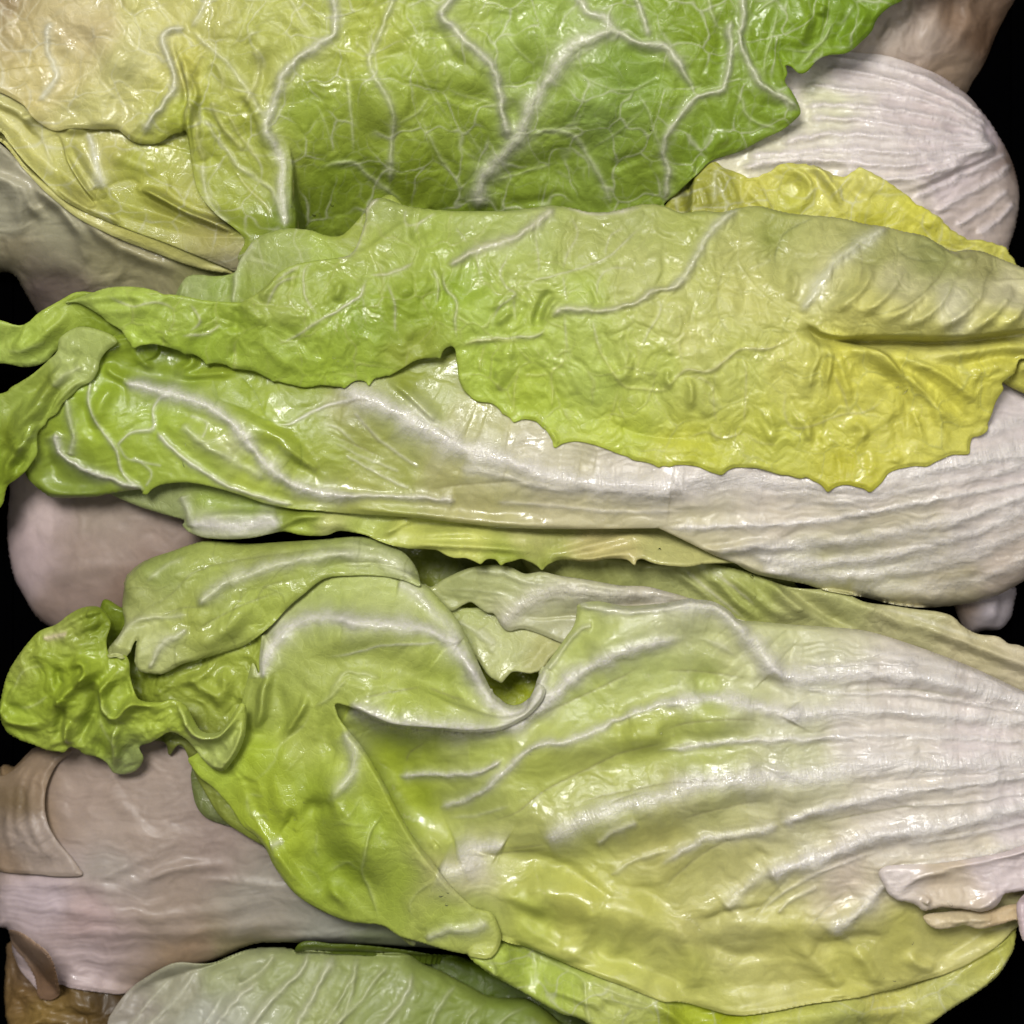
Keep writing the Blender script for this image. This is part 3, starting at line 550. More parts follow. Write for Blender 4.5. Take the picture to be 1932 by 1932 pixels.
for p_, w_, h_ in (('600,230 650,280 680,360 720,470', 9, -18), ('500,30 470,130 480,240 540,380', 8, -12), ('800,60 760,170 720,280', 11, 14), ('1000,60 960,180 900,260', 9, -14), ('1120,30 1040,150 960,240', 8, 10), ('520,560 600,560 680,580', 9, -12), ('300,60 330,200 300,330', 9, -12), ('620,180 700,150 800,80', 8, -8), ('870,20 850,90', 8, 10), ('400,700 300,760 200,860', 12, 8)): am.f('A3', p_, w_, h_)
for p_, w_, h_ in (('1120,520 1150,620 1200,700 1300,800', 5, 9), ('1180,560 1250,680 1330,800 1400,900', 4, 8), ('1000,540 1040,640 1050,760 1090,860', 5, 12), ('960,330 1000,470 990,600 960,680', 4, 12), ('1340,250 1370,330 1350,450 1300,560', 5, 8), ('1080,380 1130,330 1180,420 1160,520', 4, 6), ('1230,880 1300,980 1400,1080 1450,1180', 4, 9)): am.v('A1', p_, w_, h_, c=(196, 194, 120), m=0.5)
for p_, w_, h_ in (('1100,560 1150,700 1250,840', 10, -13), ('1010,420 1060,560 1060,700', 8, -12), ('1160,1000 1260,1080 1380,1160', 10, -12), ('1300,900 1380,990 1450,1060', 8, -9), ('200,300 300,330 420,420', 22, -10), ('450,120 600,260 700,420', 24, 10), ('600,560 700,500 820,420', 20, -10), ('1250,120 1350,200 1400,330', 18, 10), ('60,300 150,450', 16, 8)): am.f('A1', p_, w_, h_)
for p_, w_, h_ in (('150,340 300,560 420,700', 26, 10), ('420,520 620,560 800,640', 26, -9), ('650,150 760,330 860,520', 26, 8), ('1200,560 1400,560 1600,520', 30, 12), ('1000,300 1100,200 1250,150', 26, 8), ('1500,700 1300,850 1100,960', 26, -9), ('200,900 400,880 600,960', 30, 10)): am.f('A2', p_, w_, h_)
am.build()

# ------------------------------------------------------------------ C: the large wavy lettuce at the bottom
Cc = head('lettuce_head', 'largest lettuce with wavy white ribs and a crinkled curled tip at the left edge', 'lettuce', 1100, 1500)
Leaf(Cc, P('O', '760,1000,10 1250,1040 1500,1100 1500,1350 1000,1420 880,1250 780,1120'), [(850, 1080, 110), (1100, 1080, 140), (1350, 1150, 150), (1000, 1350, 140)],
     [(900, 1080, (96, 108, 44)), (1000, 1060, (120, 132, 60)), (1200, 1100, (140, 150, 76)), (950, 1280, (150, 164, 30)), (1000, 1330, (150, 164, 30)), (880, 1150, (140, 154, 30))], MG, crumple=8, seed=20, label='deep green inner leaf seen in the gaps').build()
cb2 = Leaf(Cc, P('B3', '-700,1200,14 0,1260 200,1250 400,1290 520,1325 700,1390 900,1405 1010,1432 1100,1470 1250,1490 1370,1508 1480,1520 1560,1545 1620,1600 1700,1640 1800,1652 1860,1690 1932,1705 2100,1800') + P('O', '2035,1500 1500,1400 1200,1200 1050,1130'),
     [(1200, 1090, 200), (1400, 1130, 220), (1600, 1160, 220), (1800, 1200, 220), (1930, 1260, 220), (1300, 1200, 170), (1000, 1080, 170)], [(1100, 1080, (160, 164, 88)), (1280, 1100, (172, 176, 104)), (1400, 1120, (160, 168, 84)), (1550, 1140, (176, 176, 100)), (1700, 1180, (186, 180, 116)), (1850, 1220, (190, 178, 124)), (1930, 1240, (198, 184, 140))], MG, crumple=5, cs=90, seed=21, ay=1.4, label='pale back leaf along the upper side')
for p_, w_, h_ in (('580,1310 700,1400 830,1500 960,1570 1100,1610', (12, 6), -22), ('560,1330 660,1440 820,1560', (6, 12), 12), ('200,1290 330,1380 420,1480 560,1570', 7, 9), ('330,1300 460,1400 600,1510 760,1580', 8, 9), ('40,1290 160,1360 300,1470', 6, 8), ('900,1450 1100,1500 1300,1580 1500,1640 1932,1800', (8, 12), 12), ('1240,1510 1300,1580 1500,1640', 6, -7), ('1000,1500 1200,1590 1500,1680 1932,1850', 8, -7)): cb2.f('B3', p_, w_, h_)
for p_ in ('130,1300 260,1400 380,1500 480,1570', '260,1290 400,1390 520,1500', '1100,1490 1300,1530 1500,1600 1800,1700'): cb2.v('B3', p_, 3, 3, c=(206, 200, 160), m=0.6)
cb2.build()
cb0 = Leaf(Cc, P('B2', '640,1500,4 760,1500 900,1500 1100,1560 1400,1560 1400,1700 1270,1720 1200,1762 1172,1800 1140,1832 1085,1846 1030,1838 990,1840 962,1868 935,1896 900,1880 860,1850 800,1760 720,1640'), [(900, 1180, 210), (980, 1200, 225), (1050, 1180, 230), (950, 1280, 235)], [(880, 1180, (160, 170, 92)), (960, 1230, (176, 180, 112)), (1030, 1220, (180, 178, 108))], MG, crumple=4, seed=22, label='pale torn leaf end inside the fold')
cb0.v('B2', '700,1560 820,1640 900,1700', 6, 5, m=0.5).v('B2', '820,1600 900,1680 870,1740', 6, 4, m=0.4).f('B2', '1300,1560 1150,1720 1080,1800 960,1850', 12, -7).build()
cb1 = Leaf(Cc, P('B2', '500,1350,4 560,1388,10 640,1342 760,1290 880,1272 980,1282 1060,1318 1150,1308 1250,1330 1400,1352 1560,1380 1700,1386 1800,1410 1932,1450') + P('B3', '200,1500 700,1640 900,1800') + P('B2', '1800,1900,4 1300,1700 1150,1640 1050,1610 975,1622 940,1600 915,1560 895,1530 860,1525 820,1500 775,1470 730,1485 680,1515 640,1500'),
     [(880, 1110, 225), (1000, 1090, 250), (1200, 1110, 260), (1300, 1140, 240), (950, 1160, 235), (1100, 1160, 240), (1100, 1200, 200), (1500, 1180, 200)], [(850, 1110, (160, 166, 100)), (950, 1090, (168, 172, 108)), (1100, 1110, (180, 178, 124)), (1250, 1130, (194, 184, 146)), (970, 1170, (174, 174, 116)), (1300, 1180, (190, 182, 140))], MW, crumple=3, cs=90, seed=23, ay=1.6, label='pale back leaf with a torn hole')
cb1.v('B2', '900,1620 1000,1530 1100,1450 1250,1410 1400,1420 1600,1440 1800,1440 1932,1470', 11, 9, c=(206, 198, 176), m=0.7).v('B2', '780,1300 950,1320 1100,1370 1300,1370', 5, 5, m=0.4)
cb1.v('B2', '600,1400 800,1410 1000,1440', 2.5, 2, c=(130, 134, 84), m=0.5).v('B2', '620,1430 820,1450 950,1480', 2.2, 2, c=(130, 134, 84), m=0.4)
cb1.f('B2', '1380,1480 1600,1530 1800,1500 1932,1480', 10, 8).f('B2', '1300,1440 1500,1500 1800,1460', 7, -8).build()

ctl_c = [(150, 164, 60), ]
co = Leaf(Cc, P('C1', '900,430,4 980,480 1012,560 1010,640 1035,760 1090,835 1180,875 1290,910 1400,1000 1500,1150 1640,1300 1760,1360 1860,1395 2000,1380 2200,1500 2000,900 1500,500'), [(380, 1450, 200), (420, 1560, 180), (520, 1680, 200), (640, 1740, 190), (500, 1500, 220)], [(390, 1500, (104, 118, 56)), (440, 1560, (96, 106, 58)), (520, 1660, (98, 94, 60)), (620, 1730, (130, 140, 66))], MG, crumple=5, cs=60, net=1.0, netscale=40, seed=24, label='thin dull green leaf edge hanging below')
co.build()

# curled tip
ct_c = [(30, 1250, (150, 166, 66)), (60, 1210, (144, 166, 54)), (30, 1340, (146, 174, 52)), (100, 1180, (150, 164, 72)), (200, 1160, (110, 134, 30)), (100, 1300, (136, 164, 40)), (150, 1290, (142, 170, 42)), (90, 1390, (150, 172, 60)), (200, 1400, (140, 168, 50)), (230, 1440, (134, 150, 84)), (280, 1340, (152, 176, 56)), (380, 1300, (156, 174, 62)), (330, 1380, (152, 176, 56)), (430, 1340, (160, 178, 72)), (400, 1420, (164, 180, 92)), (400, 1260, (140, 160, 50))]
ct0 = Leaf(Cc, P('O', '190,1140,5 240,1150 340,1160 500,1200 560,1400 560,1600 440,1560 380,1480 345,1405 320,1425 313,1400 275,1402 230,1420 180,1400 190,1300'), [(210, 1200, 190), (300, 1300, 210), (400, 1300, 220), (500, 1400, 230), (350, 1400, 190)], [(220, 1200, (96, 120, 22)), (300, 1280, (130, 150, 44)), (400, 1280, (150, 168, 60)), (340, 1400, (110, 120, 44))], MG, crumple=10, cs=60, seed=25, label='green leaf inside the curl')
ct0.f('C1', '1180,30 1190,160 1120,260', 10, 14).f('C1', '1000,60 1060,150 1180,200', 8, 12).f('C1', '900,140 1050,100 1150,40', 7, 9).build()

# outer strip folding along the lower edge
cs_ = Leaf(Cc, P('C2', '700,1250,8 1000,1150 1500,1400') + P('C3', '200,1500 1000,1300 1700,1300 1850,1380 1895,1425,18 1888,1530 1855,1600 1800,1680 1700,1765 1560,1855 1450,1935 1300,2030 1150,2230') + P('C2', '1700,2200 1400,1940 1250,1885 1100,1802 960,1722 860,1662 760,1570 800,1480'),
    [(1300, 1760, 60), (1100, 1740, 90), (1600, 1780, 60), (1750, 1750, 80), (950, 1760, 170), (950, 1790, 225), (1100, 1830, 230), (1250, 1880, 235), (1400, 1920, 240), (1600, 1880, 225), (1800, 1830, 200), (1890, 1760, 190), (1300, 1960, 180), (1650, 1960, 160), (1000, 1850, 190)],
    [(930, 1790, (160, 184, 70)), (1050, 1830, (164, 188, 66)), (1200, 1890, (176, 184, 84)), (1300, 1920, (170, 188, 40)), (1500, 1900, (190, 192, 76)), (1650, 1880, (196, 188, 84)), (1800, 1800, (196, 186, 80)), (1880, 1780, (180, 180, 70)), (1800, 1860, (186, 186, 90)), (1600, 1925, (180, 184, 84)), (1350, 1925, (160, 176, 24))], MG, crumple=6, cs=90, seed=29, net=0.8, netscale=90, micro=0.5, label='yellow green leaf margin along the lower edge')
for p_, w_, h_ in (('920,1400 960,1450 1060,1520 1120,1560 1300,1650 1370,1700 1380,1800 1400,1932', 4, 7), ('1100,1530 1120,1620 1100,1760', 3.5, 4), ('860,1560 900,1640 870,1700', 4, 5), ('1370,1680 1500,1750 1750,1840', 4, 5), ('1400,1740 1500,1800 1740,1850', 3, 3)): cs_.v('C2', p_, w_, h_, m=.5)
for p_, w_, h_ in (('0,1780 100,1830 250,1870 400,1875 600,1850 800,1800 1100,1750', (10, 8), -20), ('1500,1640 1650,1580 1800,1500 1890,1430', (12, 6), 10), ('1500,1720 1650,1640 1800,1530', 8, -10), ('1020,1870 1050,1900 1070,1932', 3, -8), ('600,1900 900,1880 1300,1850 1500,1780', 14, 8)): cs_.f('C3', p_, w_, h_)
for p_, w_, h_ in (('960,1560 1050,1640 1100,1680', 8, -9), ('1120,1740 1250,1760 1400,1820 1500,1850', 7, 8), ('1450,1830 1600,1860', 8, -8), ('900,1580 880,1640 940,1700', 9, 9), ('1700,1860 1800,1850 1900,1932', (6, 10), 12)): cs_.f('C2', p_, w_, h_)
cs_.build()
# main wavy leaf
cm_l = P('C1', '1008,525,4 1040,500 1120,440 1200,380,8 1260,300 1300,150 1340,20') + P('B1', '1370,1850 1375,1760 1390,1650 1410,1560,8 1460,1450 1640,1340') + P('B2', '0,1290 150,1265 300,1275 420,1310 500,1365 560,1400 620,1470 680,1535 730,1610 780,1715 830,1830 880,1932,7') + \
    P('C2', '885,150 895,185 930,215 960,240 1000,250 1045,238 1085,205 1108,160 1135,130,3 1165,150 1160,200 1110,268 1040,322 920,375 750,387 550,376 370,358 260,318 150,262 60,238 64,280,5 90,335 200,470 280,598 335,700 385,800 480,960 560,1060 640,1170 740,1275 800,1322 860,1335 890,1350 915,1400 935,1470 920,1530 880,1572 820,1578 740,1565 640,1542 500,1500 400,1470 300,1412') + P('C1', '1850,1392 1700,1330 1560,1240 1450,1100 1405,1000 1350,932 1290,885 1240,805 1180,725 1120,665 1060,610')
cm_r = P('O', '600,1340,8 640,1290 760,1290 860,1330 930,1352 985,1346 1002,1322') + P('C2', '1088,205,7 1110,160 1125,110 1160,30') + P('B2', '1130,1850 1180,1790 1230,1720 1280,1650 1320,1590 1335,1520,14 1345,1480 1450,1465 1600,1490 1800,1475') + P('B3', '163,1450 200,1456 290,1466 370,1510 430,1565 520,1572 700,1588 900,1602 1100,1622 1300,1680 1500,1750 1700,1830 1932,1940 2150,2040') + \
    P('C3', '2150,300,20 2150,1000 1960,1240 1930,1390,8 1860,1445 1700,1560 1500,1665 1250,1750 1000,1788 800,1812 600,1850,16 400,1878 250,1852 100,1806') + P('O', '1243,1883 1180,1858 1120,1836 1050,1812 990,1788 940,1770 880,1740 800,1690 700,1560 640,1440')
cm_c = [(520, 1180, (168, 178, 96)), (600, 1150, (160, 176, 88)), (720, 1140, (168, 180, 100)), (620, 1250, (158, 172, 80)), (750, 1230, (160, 174, 80)), (860, 1240, (160, 178, 74)), (500, 1300, (150, 166, 72)), (560, 1400, (160, 176, 72)), (480, 1420, (150, 178, 44)), (420, 1450, (160, 190, 50)), (500, 1500, (150, 174, 46)), (520, 1560, (156, 182, 46)), (600, 1500, (140, 166, 46)), (700, 1550, (146, 172, 52)), (640, 1650, (134, 162, 42)), (750, 1680, (152, 176, 60)), (850, 1720, (162, 180, 70)), (660, 1400, (160, 178, 70)),
    (740, 1400, (150, 172, 40)), (780, 1500, (150, 170, 46)), (900, 1400, (158, 172, 74)), (900, 1500, (170, 182, 84)), (850, 1580, (168, 178, 74)), (1000, 1450, (164, 174, 76)), (1100, 1320, (164, 178, 86)), (1200, 1250, (170, 182, 92)), (1250, 1180, (184, 186, 124)), (1100, 1250, (168, 180, 84)), (1200, 1400, (164, 174, 76)), (1330, 1300, (164, 178, 86)), (1400, 1230, (180, 182, 114)), (1300, 1420, (162, 172, 80)), (1150, 1500, (166, 172, 80)), (1000, 1560, (172, 174, 84)), (1300, 1520, (174, 172, 98)),
    (1500, 1300, (188, 186, 136)), (1700, 1300, (204, 192, 170)), (1500, 1420, (180, 180, 118)), (1650, 1400, (206, 194, 172)), (1850, 1400, (214, 198, 186)), (1900, 1550, (214, 200, 190)), (1700, 1550, (206, 194, 168)), (1500, 1550, (188, 182, 126)), (1400, 1650, (188, 178, 102)), (1250, 1600, (176, 172, 84)), (1600, 1650, (206, 188, 156)), (1800, 1680, (210, 192, 168)), (1900, 1320, (206, 190, 170)),
    (1000, 1660, (178, 180, 76)), (1100, 1700, (186, 186, 76)), (1000, 1720, (180, 190, 70)), (1200, 1720, (188, 186, 84)), (1300, 1750, (190, 184, 96)), (1150, 1800, (190, 192, 82)), (1400, 1720, (192, 182, 102)), (1300, 1830, (192, 192, 84)), (1500, 1780, (194, 186, 90)), (1780, 1750, (198, 188, 92)), (1860, 1745, (196, 184, 92)), (1850, 1700, (204, 192, 130)), (1600, 1830, (194, 190, 84)), (1700, 1780, (192, 182, 84)), (850, 1640, (190, 188, 110)), (880, 1640, (200, 190, 140))]
cm = Leaf(Cc, cm_r, [(480, 1420, 230), (560, 1180, 270), (700, 1150, 300), (850, 1250, 300), (960, 1340, 280), (1100, 1260, 310), (1300, 1160, 330), (1420, 1200, 310), (1600, 1250, 300), (1900, 1350, 280), (560, 1350, 290), (600, 1550, 270), (480, 1560, 220), (740, 1250, 335), (620, 1220, 325), (860, 1330, 300), (690, 1370, 235), (740, 1440, 205), (790, 1520, 185), (850, 1600, 190), (900, 1450, 270), (960, 1520, 285), (1100, 1450, 310), (1300, 1350, 320), (1500, 1450, 330), (1800, 1500, 320), (1300, 1600, 300), (1600, 1650, 290), (850, 1620, 250), (1000, 1650, 250), (1200, 1800, 240), (1000, 1750, 225), (1500, 1780, 250), (700, 1700, 230), (880, 1750, 215), (1850, 1680, 260), (1850, 1750, 215), (1650, 1820, 225), (1400, 1880, 215)], cm_c, MW, crumple=5, cs=120, seed=28, micro=0.45, pill=3, tilt=0.04, ay=1.3, label='large wavy leaf with white ribs, green and rolled at the left')
cl = Leaf(Cc, cm_l, [(480, 1420, 230), (560, 1180, 270), (700, 1150, 300), (850, 1250, 300), (960, 1340, 280), (1100, 1260, 310), (1300, 1160, 330), (1420, 1200, 310), (1600, 1250, 300), (1900, 1350, 280), (560, 1350, 290), (600, 1560, 275), (480, 1560, 220), (740, 1250, 335), (620, 1220, 325), (860, 1330, 300), (720, 1440, 318), (640, 1400, 300), (780, 1580, 305), (690, 1500, 300), (960, 1520, 285), (1100, 1450, 310), (1300, 1350, 320), (1500, 1450, 330), (1800, 1500, 320), (1300, 1600, 300), (1600, 1650, 290), (830, 1650, 290), (1000, 1650, 250), (1200, 1800, 240), (1000, 1750, 225), (1500, 1780, 250), (700, 1700, 230), (890, 1750, 255), (1850, 1680, 260), (1850, 1750, 215), (1650, 1820, 225), (1400, 1880, 215)], cm_c, MG, drape=4, gap=6, crumple=5, cs=120, fold=1.35, seed=28, micro=0.45, pill=3, tilt=0.04, ay=1.3, label='green left part of the wavy leaf, rolled back over the hollow')
WH = (216, 209, 194)
for p_, w_, h_, m in (('1395,1880 1400,1800 1440,1710 1510,1620 1600,1565 1700,1545 1800,1548 1960,1570', 9, 16, .8),): cm.v('B1', p_, w_, h_, WH, m=m, te=0.05)
for p_, w_, h_, m in (('-10,1550 200,1575 400,1585 540,1610 640,1660 720,1740 800,1860 860,1950', 10.5, 18, .85), ('1340,1480 1450,1500 1600,1520 1800,1500 1932,1480', 6, 9, .5), ('1290,1950 1370,1840 1500,1770 1650,1710 1800,1680 1932,1650', 9, 12, .8), ('1180,1830 1240,1750 1310,1650 1370,1600 1420,1595', 5, 9, .3), ('380,1370 480,1420 580,1520 660,1600 720,1690', 9, 8, .5), ('0,1760 150,1740 300,1700 500,1690 600,1680', 2.5, 3, .4)): cm.v('B2', p_, w_, h_, WH, m=m, te=0.05)
for p_, w_, h_, m in (('720,-40 790,90 850,180 910,250 990,290 1060,265 1120,190 1160,60 1190,-20', 10, 17, .8), ('120,235 220,290 350,345 550,360 750,375 920,370 1040,340 1120,280 1220,190 1310,90 1400,-10', 10.5, 17, .85), ('600,790 750,745 850,690 960,590 1060,490 1150,450 1300,430 1450,370 1600,300 1800,225 1960,215', 6, 8, .7), ('380,620 500,612 650,612 800,605 950,520', 5.5, 9, .75), ('1150,970 1250,915 1400,840 1600,765 1800,725 1960,700', 12, 9, .7), ('1430,985 1550,910 1660,860', 6, 6, .4), ('690,1040 760,1010 880,995 950,1012', 11, 13, .8), ('600,1090 680,1120 780,1090 800,1020', 13, 10, .6), ('640,840 800,830 1000,770', 4, 3, .2), ('1500,1150 1650,1060 1800,1020 1932,960', 5, 5, .2)): cm.v('C2', p_, w_, h_, WH, m=m)
for p_, w_, h_, m in (('180,-110 280,-90 360,-50 440,10', 6, 8, .3), ('-20,260 150,215 300,205 420,222 560,262 700,290 900,280 1150,270 1450,300 1960,340', 9, 10, .85), ('-20,490 200,460 400,440 600,430 900,420 1200,400 1960,440', 6, 6, .7), ('-10,680 200,655 400,640 600,620 800,625 1000,580 1150,560 1400,565 1700,560 1960,530', 13, 9, .85), ('640,880 800,820 1000,770 1150,740 1350,690 1500,680 1960,620', 7.5, 8, .8), ('-20,1110 120,1020 250,950 450,930 650,880', 7, 7, .6), ('560,1160 640,1120 750,1080 900,1040 1050,970 1200,930 1400,900 1600,870 1960,780', 10.5, 14, .9), ('340,1330 450,1220 560,1140 620,1110', 9, 10, .4), ('900,1490 950,1420 1080,1320 1170,1220 1300,1140 1500,1095 1700,1050 1960,980', 9, 12, .7), ('470,1420 600,1280 760,1180 900,1110 1200,1010', 4, 5, .3), ('740,40 900,40 1150,20 1400,40', 5, 5, .5), ('620,1350 700,1280 850,1200', 5, 5, .3), ('1000,-60 1300,-10 1600,60 1932,180', 7, 6, .5), ('760,160 1000,180 1400,200 1932,280', 5, 4, .5), ('800,520 1100,500 1500,490 1932,490', 4, 3, .4), ('1100,660 1400,620 1932,590', 4, 3, .4), ('1300,980 1600,940 1932,870', 5, 5, .4), ('1500,1180 1700,1120 1932,1060', 6, 6, .5), ('1300,780 1600,760 1932,710', 5, 5, .4)): cm.v('C3', p_, w_, h_, WH, m=m)
cm.v('B3', '-20,1510 100,1480 220,1478 310,1500 390,1560 450,1640 540,1740 620,1840 680,1920', 13, 22, WH, m=.75).v('C3', '480,-20 600,65 740,100 900,90 1100,80 1300,92 1500,120 1700,170 1960,240', 12, 16, WH, m=.9).v('C3', '700,250 720,300 700,340', 10, 9, WH, m=.6)
for p_ in ('500,-1 700,120', ): pass
# thin dark lines between the ribs
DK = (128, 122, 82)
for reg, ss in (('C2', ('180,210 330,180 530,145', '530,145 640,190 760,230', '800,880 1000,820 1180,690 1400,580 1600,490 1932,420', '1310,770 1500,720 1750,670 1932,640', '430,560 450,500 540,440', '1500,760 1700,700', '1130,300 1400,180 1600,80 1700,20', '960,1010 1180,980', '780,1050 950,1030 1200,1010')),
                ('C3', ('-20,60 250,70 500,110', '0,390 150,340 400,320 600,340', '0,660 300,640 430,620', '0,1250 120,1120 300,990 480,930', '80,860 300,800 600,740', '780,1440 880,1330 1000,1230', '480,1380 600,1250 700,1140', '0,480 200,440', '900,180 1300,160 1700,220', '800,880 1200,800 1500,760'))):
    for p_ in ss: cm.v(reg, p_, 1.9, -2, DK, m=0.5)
# the rolled flap on the left: raised edge falling into the hollow on the right
for p_, w_, h_, m in (('90,370 150,480 158,570 105,660 0,770', 8, 12, .8), ('330,790 250,900 210,1050 200,1130 240,1220 270,1320 292,1405', 3.5, 9, .5), ('600,1160 500,1230 450,1300 470,1380', 3, 4, .4), ('280,620 345,730', 3, 3, .4), ('520,1480 650,1440 800,1420 870,1375', 7, 8, .7), ('0,1130 60,1080 130,1080 200,1130', 3, 3, .4), ('0,880 130,870 260,890', 3, 3, .3), ('20,240 60,130 130,70 300,100', 5, 6, .4), ('200,720 130,830 60,870', 3, 2, .3)): cm.v('C2', p_, w_, h_, m=m)
for p_, w_, h_, m in (('1650,250 1610,350 1490,450 1440,560 1320,660', 3, -3, .5), ('1305,690 1310,770 1340,830 1400,830 1425,890', 3, 4, .6), ('1932,1060 1830,1080 1730,1130', 3, 4, .5), ('1430,980 1500,960', 7, 6, .7), ('1932,120 1840,100 1750,200 1640,260', 4, 8, .4), ('1310,720 1400,725', 3, 3, .5), ('1640,460 1500,610', 2.5, 2, .3), ('1680,900 1670,1020 1700,1060', 3, 4, .4), ('1560,1100 1660,1130 1700,1200', 3, 4, .4)): cm.v('C1', p_, w_, h_, m=m)
for p_, w_, h_ in (('1460,0 1400,150 1380,300 1320,420', 8, 18), ('1620,160 1600,260 1480,440', 6, 10), ('1760,260 1720,400 1800,560', 9, -10), ('1540,780 1545,850 1520,900 1560,980', 6, -14), ('1600,760 1680,790 1780,770', 12, -14), ('1450,120 1500,300 1480,440', 9, -9), ('1250,580 1290,700 1340,830 1430,960 1560,1150 1700,1300', (6, 14), 10), ('1400,900 1560,1010 1660,1150 1800,1250', 12, -10), ('1720,1180 1820,1280 1900,1360', 9, 9), ('1200,460 1270,560 1290,650', 8, 12), ('1330,560 1250,620', 10, -16)): cm.f('C1', p_, w_, h_)
# notch, waves, belly
for p_, w_, h_ in (('650,60 760,230 870,300', (18, 8), -10), ('300,80 500,190 760,300', 16, 8), ('1280,200 1160,330 1000,420', (10, 18), -10), ('560,460 900,460 1050,420', 14, -7), ('1550,400 1700,430 1850,400', 18, 14), ('1500,320 1600,360 1650,340', 16, -10), ('600,980 560,1010', 10, -12), ('780,1060 1100,1040 1300,1120 1500,1260 1700,1300', (8, 16), -14), ('900,1210 1050,1290 1200,1360', 10, 8), ('1120,1040 1125,1220 1140,1380', 11, 6), ('1390,1240 1405,1420 1350,1520 1260,1580', 13, 9), ('1580,1340 1560,1480 1490,1620', 11, 6), ('900,1200 1000,1380 1250,1540 1500,1660 1800,1720', (14, 40), 14), ('1600,1180 1800,1290 1932,1310', 12, -8), ('1000,1290 1100,1400 1270,1530', 26, -8), ('640,1000 560,1030 620,1080', 7, -12)): cm.f('C2', p_, w_, h_)
for p_, w_, h_ in (('150,400 350,320 540,290', 22, 10), ('330,100 180,180', 20, -8), ('60,1340 140,1480 178,1600 172,1700 110,1820', 16, 12), ('640,1500 760,1540 820,1600 910,1680 945,1760 860,1840', 13, 11), ('160,1400 250,1385 380,1340 500,1330 650,1290', (6, 12), -13), ('180,1490 300,1530 420,1570 560,1560 620,1600', 9, -12), ('760,1500 900,1510 1050,1470 1250,1480', (6, 12), -10), ('1000,1540 1090,1600 1170,1750', 9, 8), ('1300,1540 1380,1620 1500,1640', 9, 9), ('480,560 620,640 760,620', 14, -8), ('560,1000 480,1100', 12, -8), ('300,720 500,760 700,720', 16, -9), ('0,560 300,560 600,520', 16, 6), ('780,400 1200,350 1800,380', 12, -7), ('800,1130 1000,1060 1200,1010 1500,970', 9, -7), ('900,700 1300,640 1900,600', 7, -7)): cm.f('C3', p_, w_, h_)
cm.f('O', '1100,1175 1060,1230 1010,1330 960,1360', 14, -4)
cm.f('O', '560,1230 640,1190 760,1200 850,1290', (26, 30), 14).f('O', '560,1330 600,1270 700,1250 800,1290 880,1350', 24, -16).f('O', '700,1340 860,1355 960,1345', 26, 14)
cm.f('O', '1080,1280 1160,1200 1260,1170 1360,1180', 30, 16).f('O', '1090,1390 1200,1310 1350,1290 1480,1320', 26, -14).f('O', '1380,1190 1430,1260 1500,1330', 16, -16).f('O', '1440,1190 1600,1230 1800,1290 1932,1350', 26, 12)
cm.f('O', '900,1420 1100,1400 1300,1350 1500,1360', 24, 12).f('O', '900,1520 1100,1460 1300,1420', 26, -12).f('O', '950,1580 1150,1560 1350,1500 1600,1480', 30, 14).f('O', '900,1640 1100,1620 1250,1580 1400,1560', 22, -14)
cm.f('O', '1100,1640 1250,1660 1400,1640 1600,1560 1900,1530', 26, -12).f('O', '900,1680 1050,1690 1200,1730 1330,1790', (24, 34), 20).f('O', '1300,1720 1500,1750 1700,1720', 24, 14).f('O', '1200,1860 1350,1850', 20, -10)
cm.f('O', '560,1380 520,1480 560,1580', 26, 14).f('O', '620,1400 640,1520 740,1680', 26, 16).f('O', '480,1400 470,1480', 18, 14).f('O', '560,1480 620,1620 740,1720', 18, -14)
cl.st = list(cm.st)
cm.f('C2', '180,300 260,450 350,620 450,820 560,1000', (34, 30), -26)
cl.f('C2', '70,290 200,490 320,700 460,950 620,1170 800,1330', (6, 26), 8)
cm.build()
cl.build()
ct = Leaf(Cc, P('O', '-2,1335,8 4,1300 18,1262 45,1222 72,1192 105,1178 128,1160 150,1148 172,1144 190,1148 203,1166 208,1180,3 200,1210 205,1235 218,1240,7 235,1236 243,1250 245,1280 260,1318 300,1325 325,1320 350,1332 362,1355 380,1380 410,1382 428,1365 445,1340 452,1328 462,1330 464,1350 462,1385 452,1415 436,1440 420,1455 400,1450 378,1428 365,1412 345,1392 320,1382 300,1392 282,1402 262,1410 270,1432 255,1455 232,1462,4 212,1458 200,1440 180,1428 160,1424 150,1416 132,1410 120,1420,7 106,1418 88,1416 64,1406 40,1398 15,1384 0,1362'),
     [(20, 1340, 200), (80, 1200, 270), (160, 1160, 290), (100, 1300, 270), (180, 1320, 285), (230, 1250, 300), (260, 1380, 270), (350, 1360, 285), (430, 1400, 290), (460, 1340, 300), (230, 1450, 200), (100, 1400, 220)], ct_c, MG, crumple=9, cs=50, pill=3, seed=26, label='crinkled curled leaf tip')
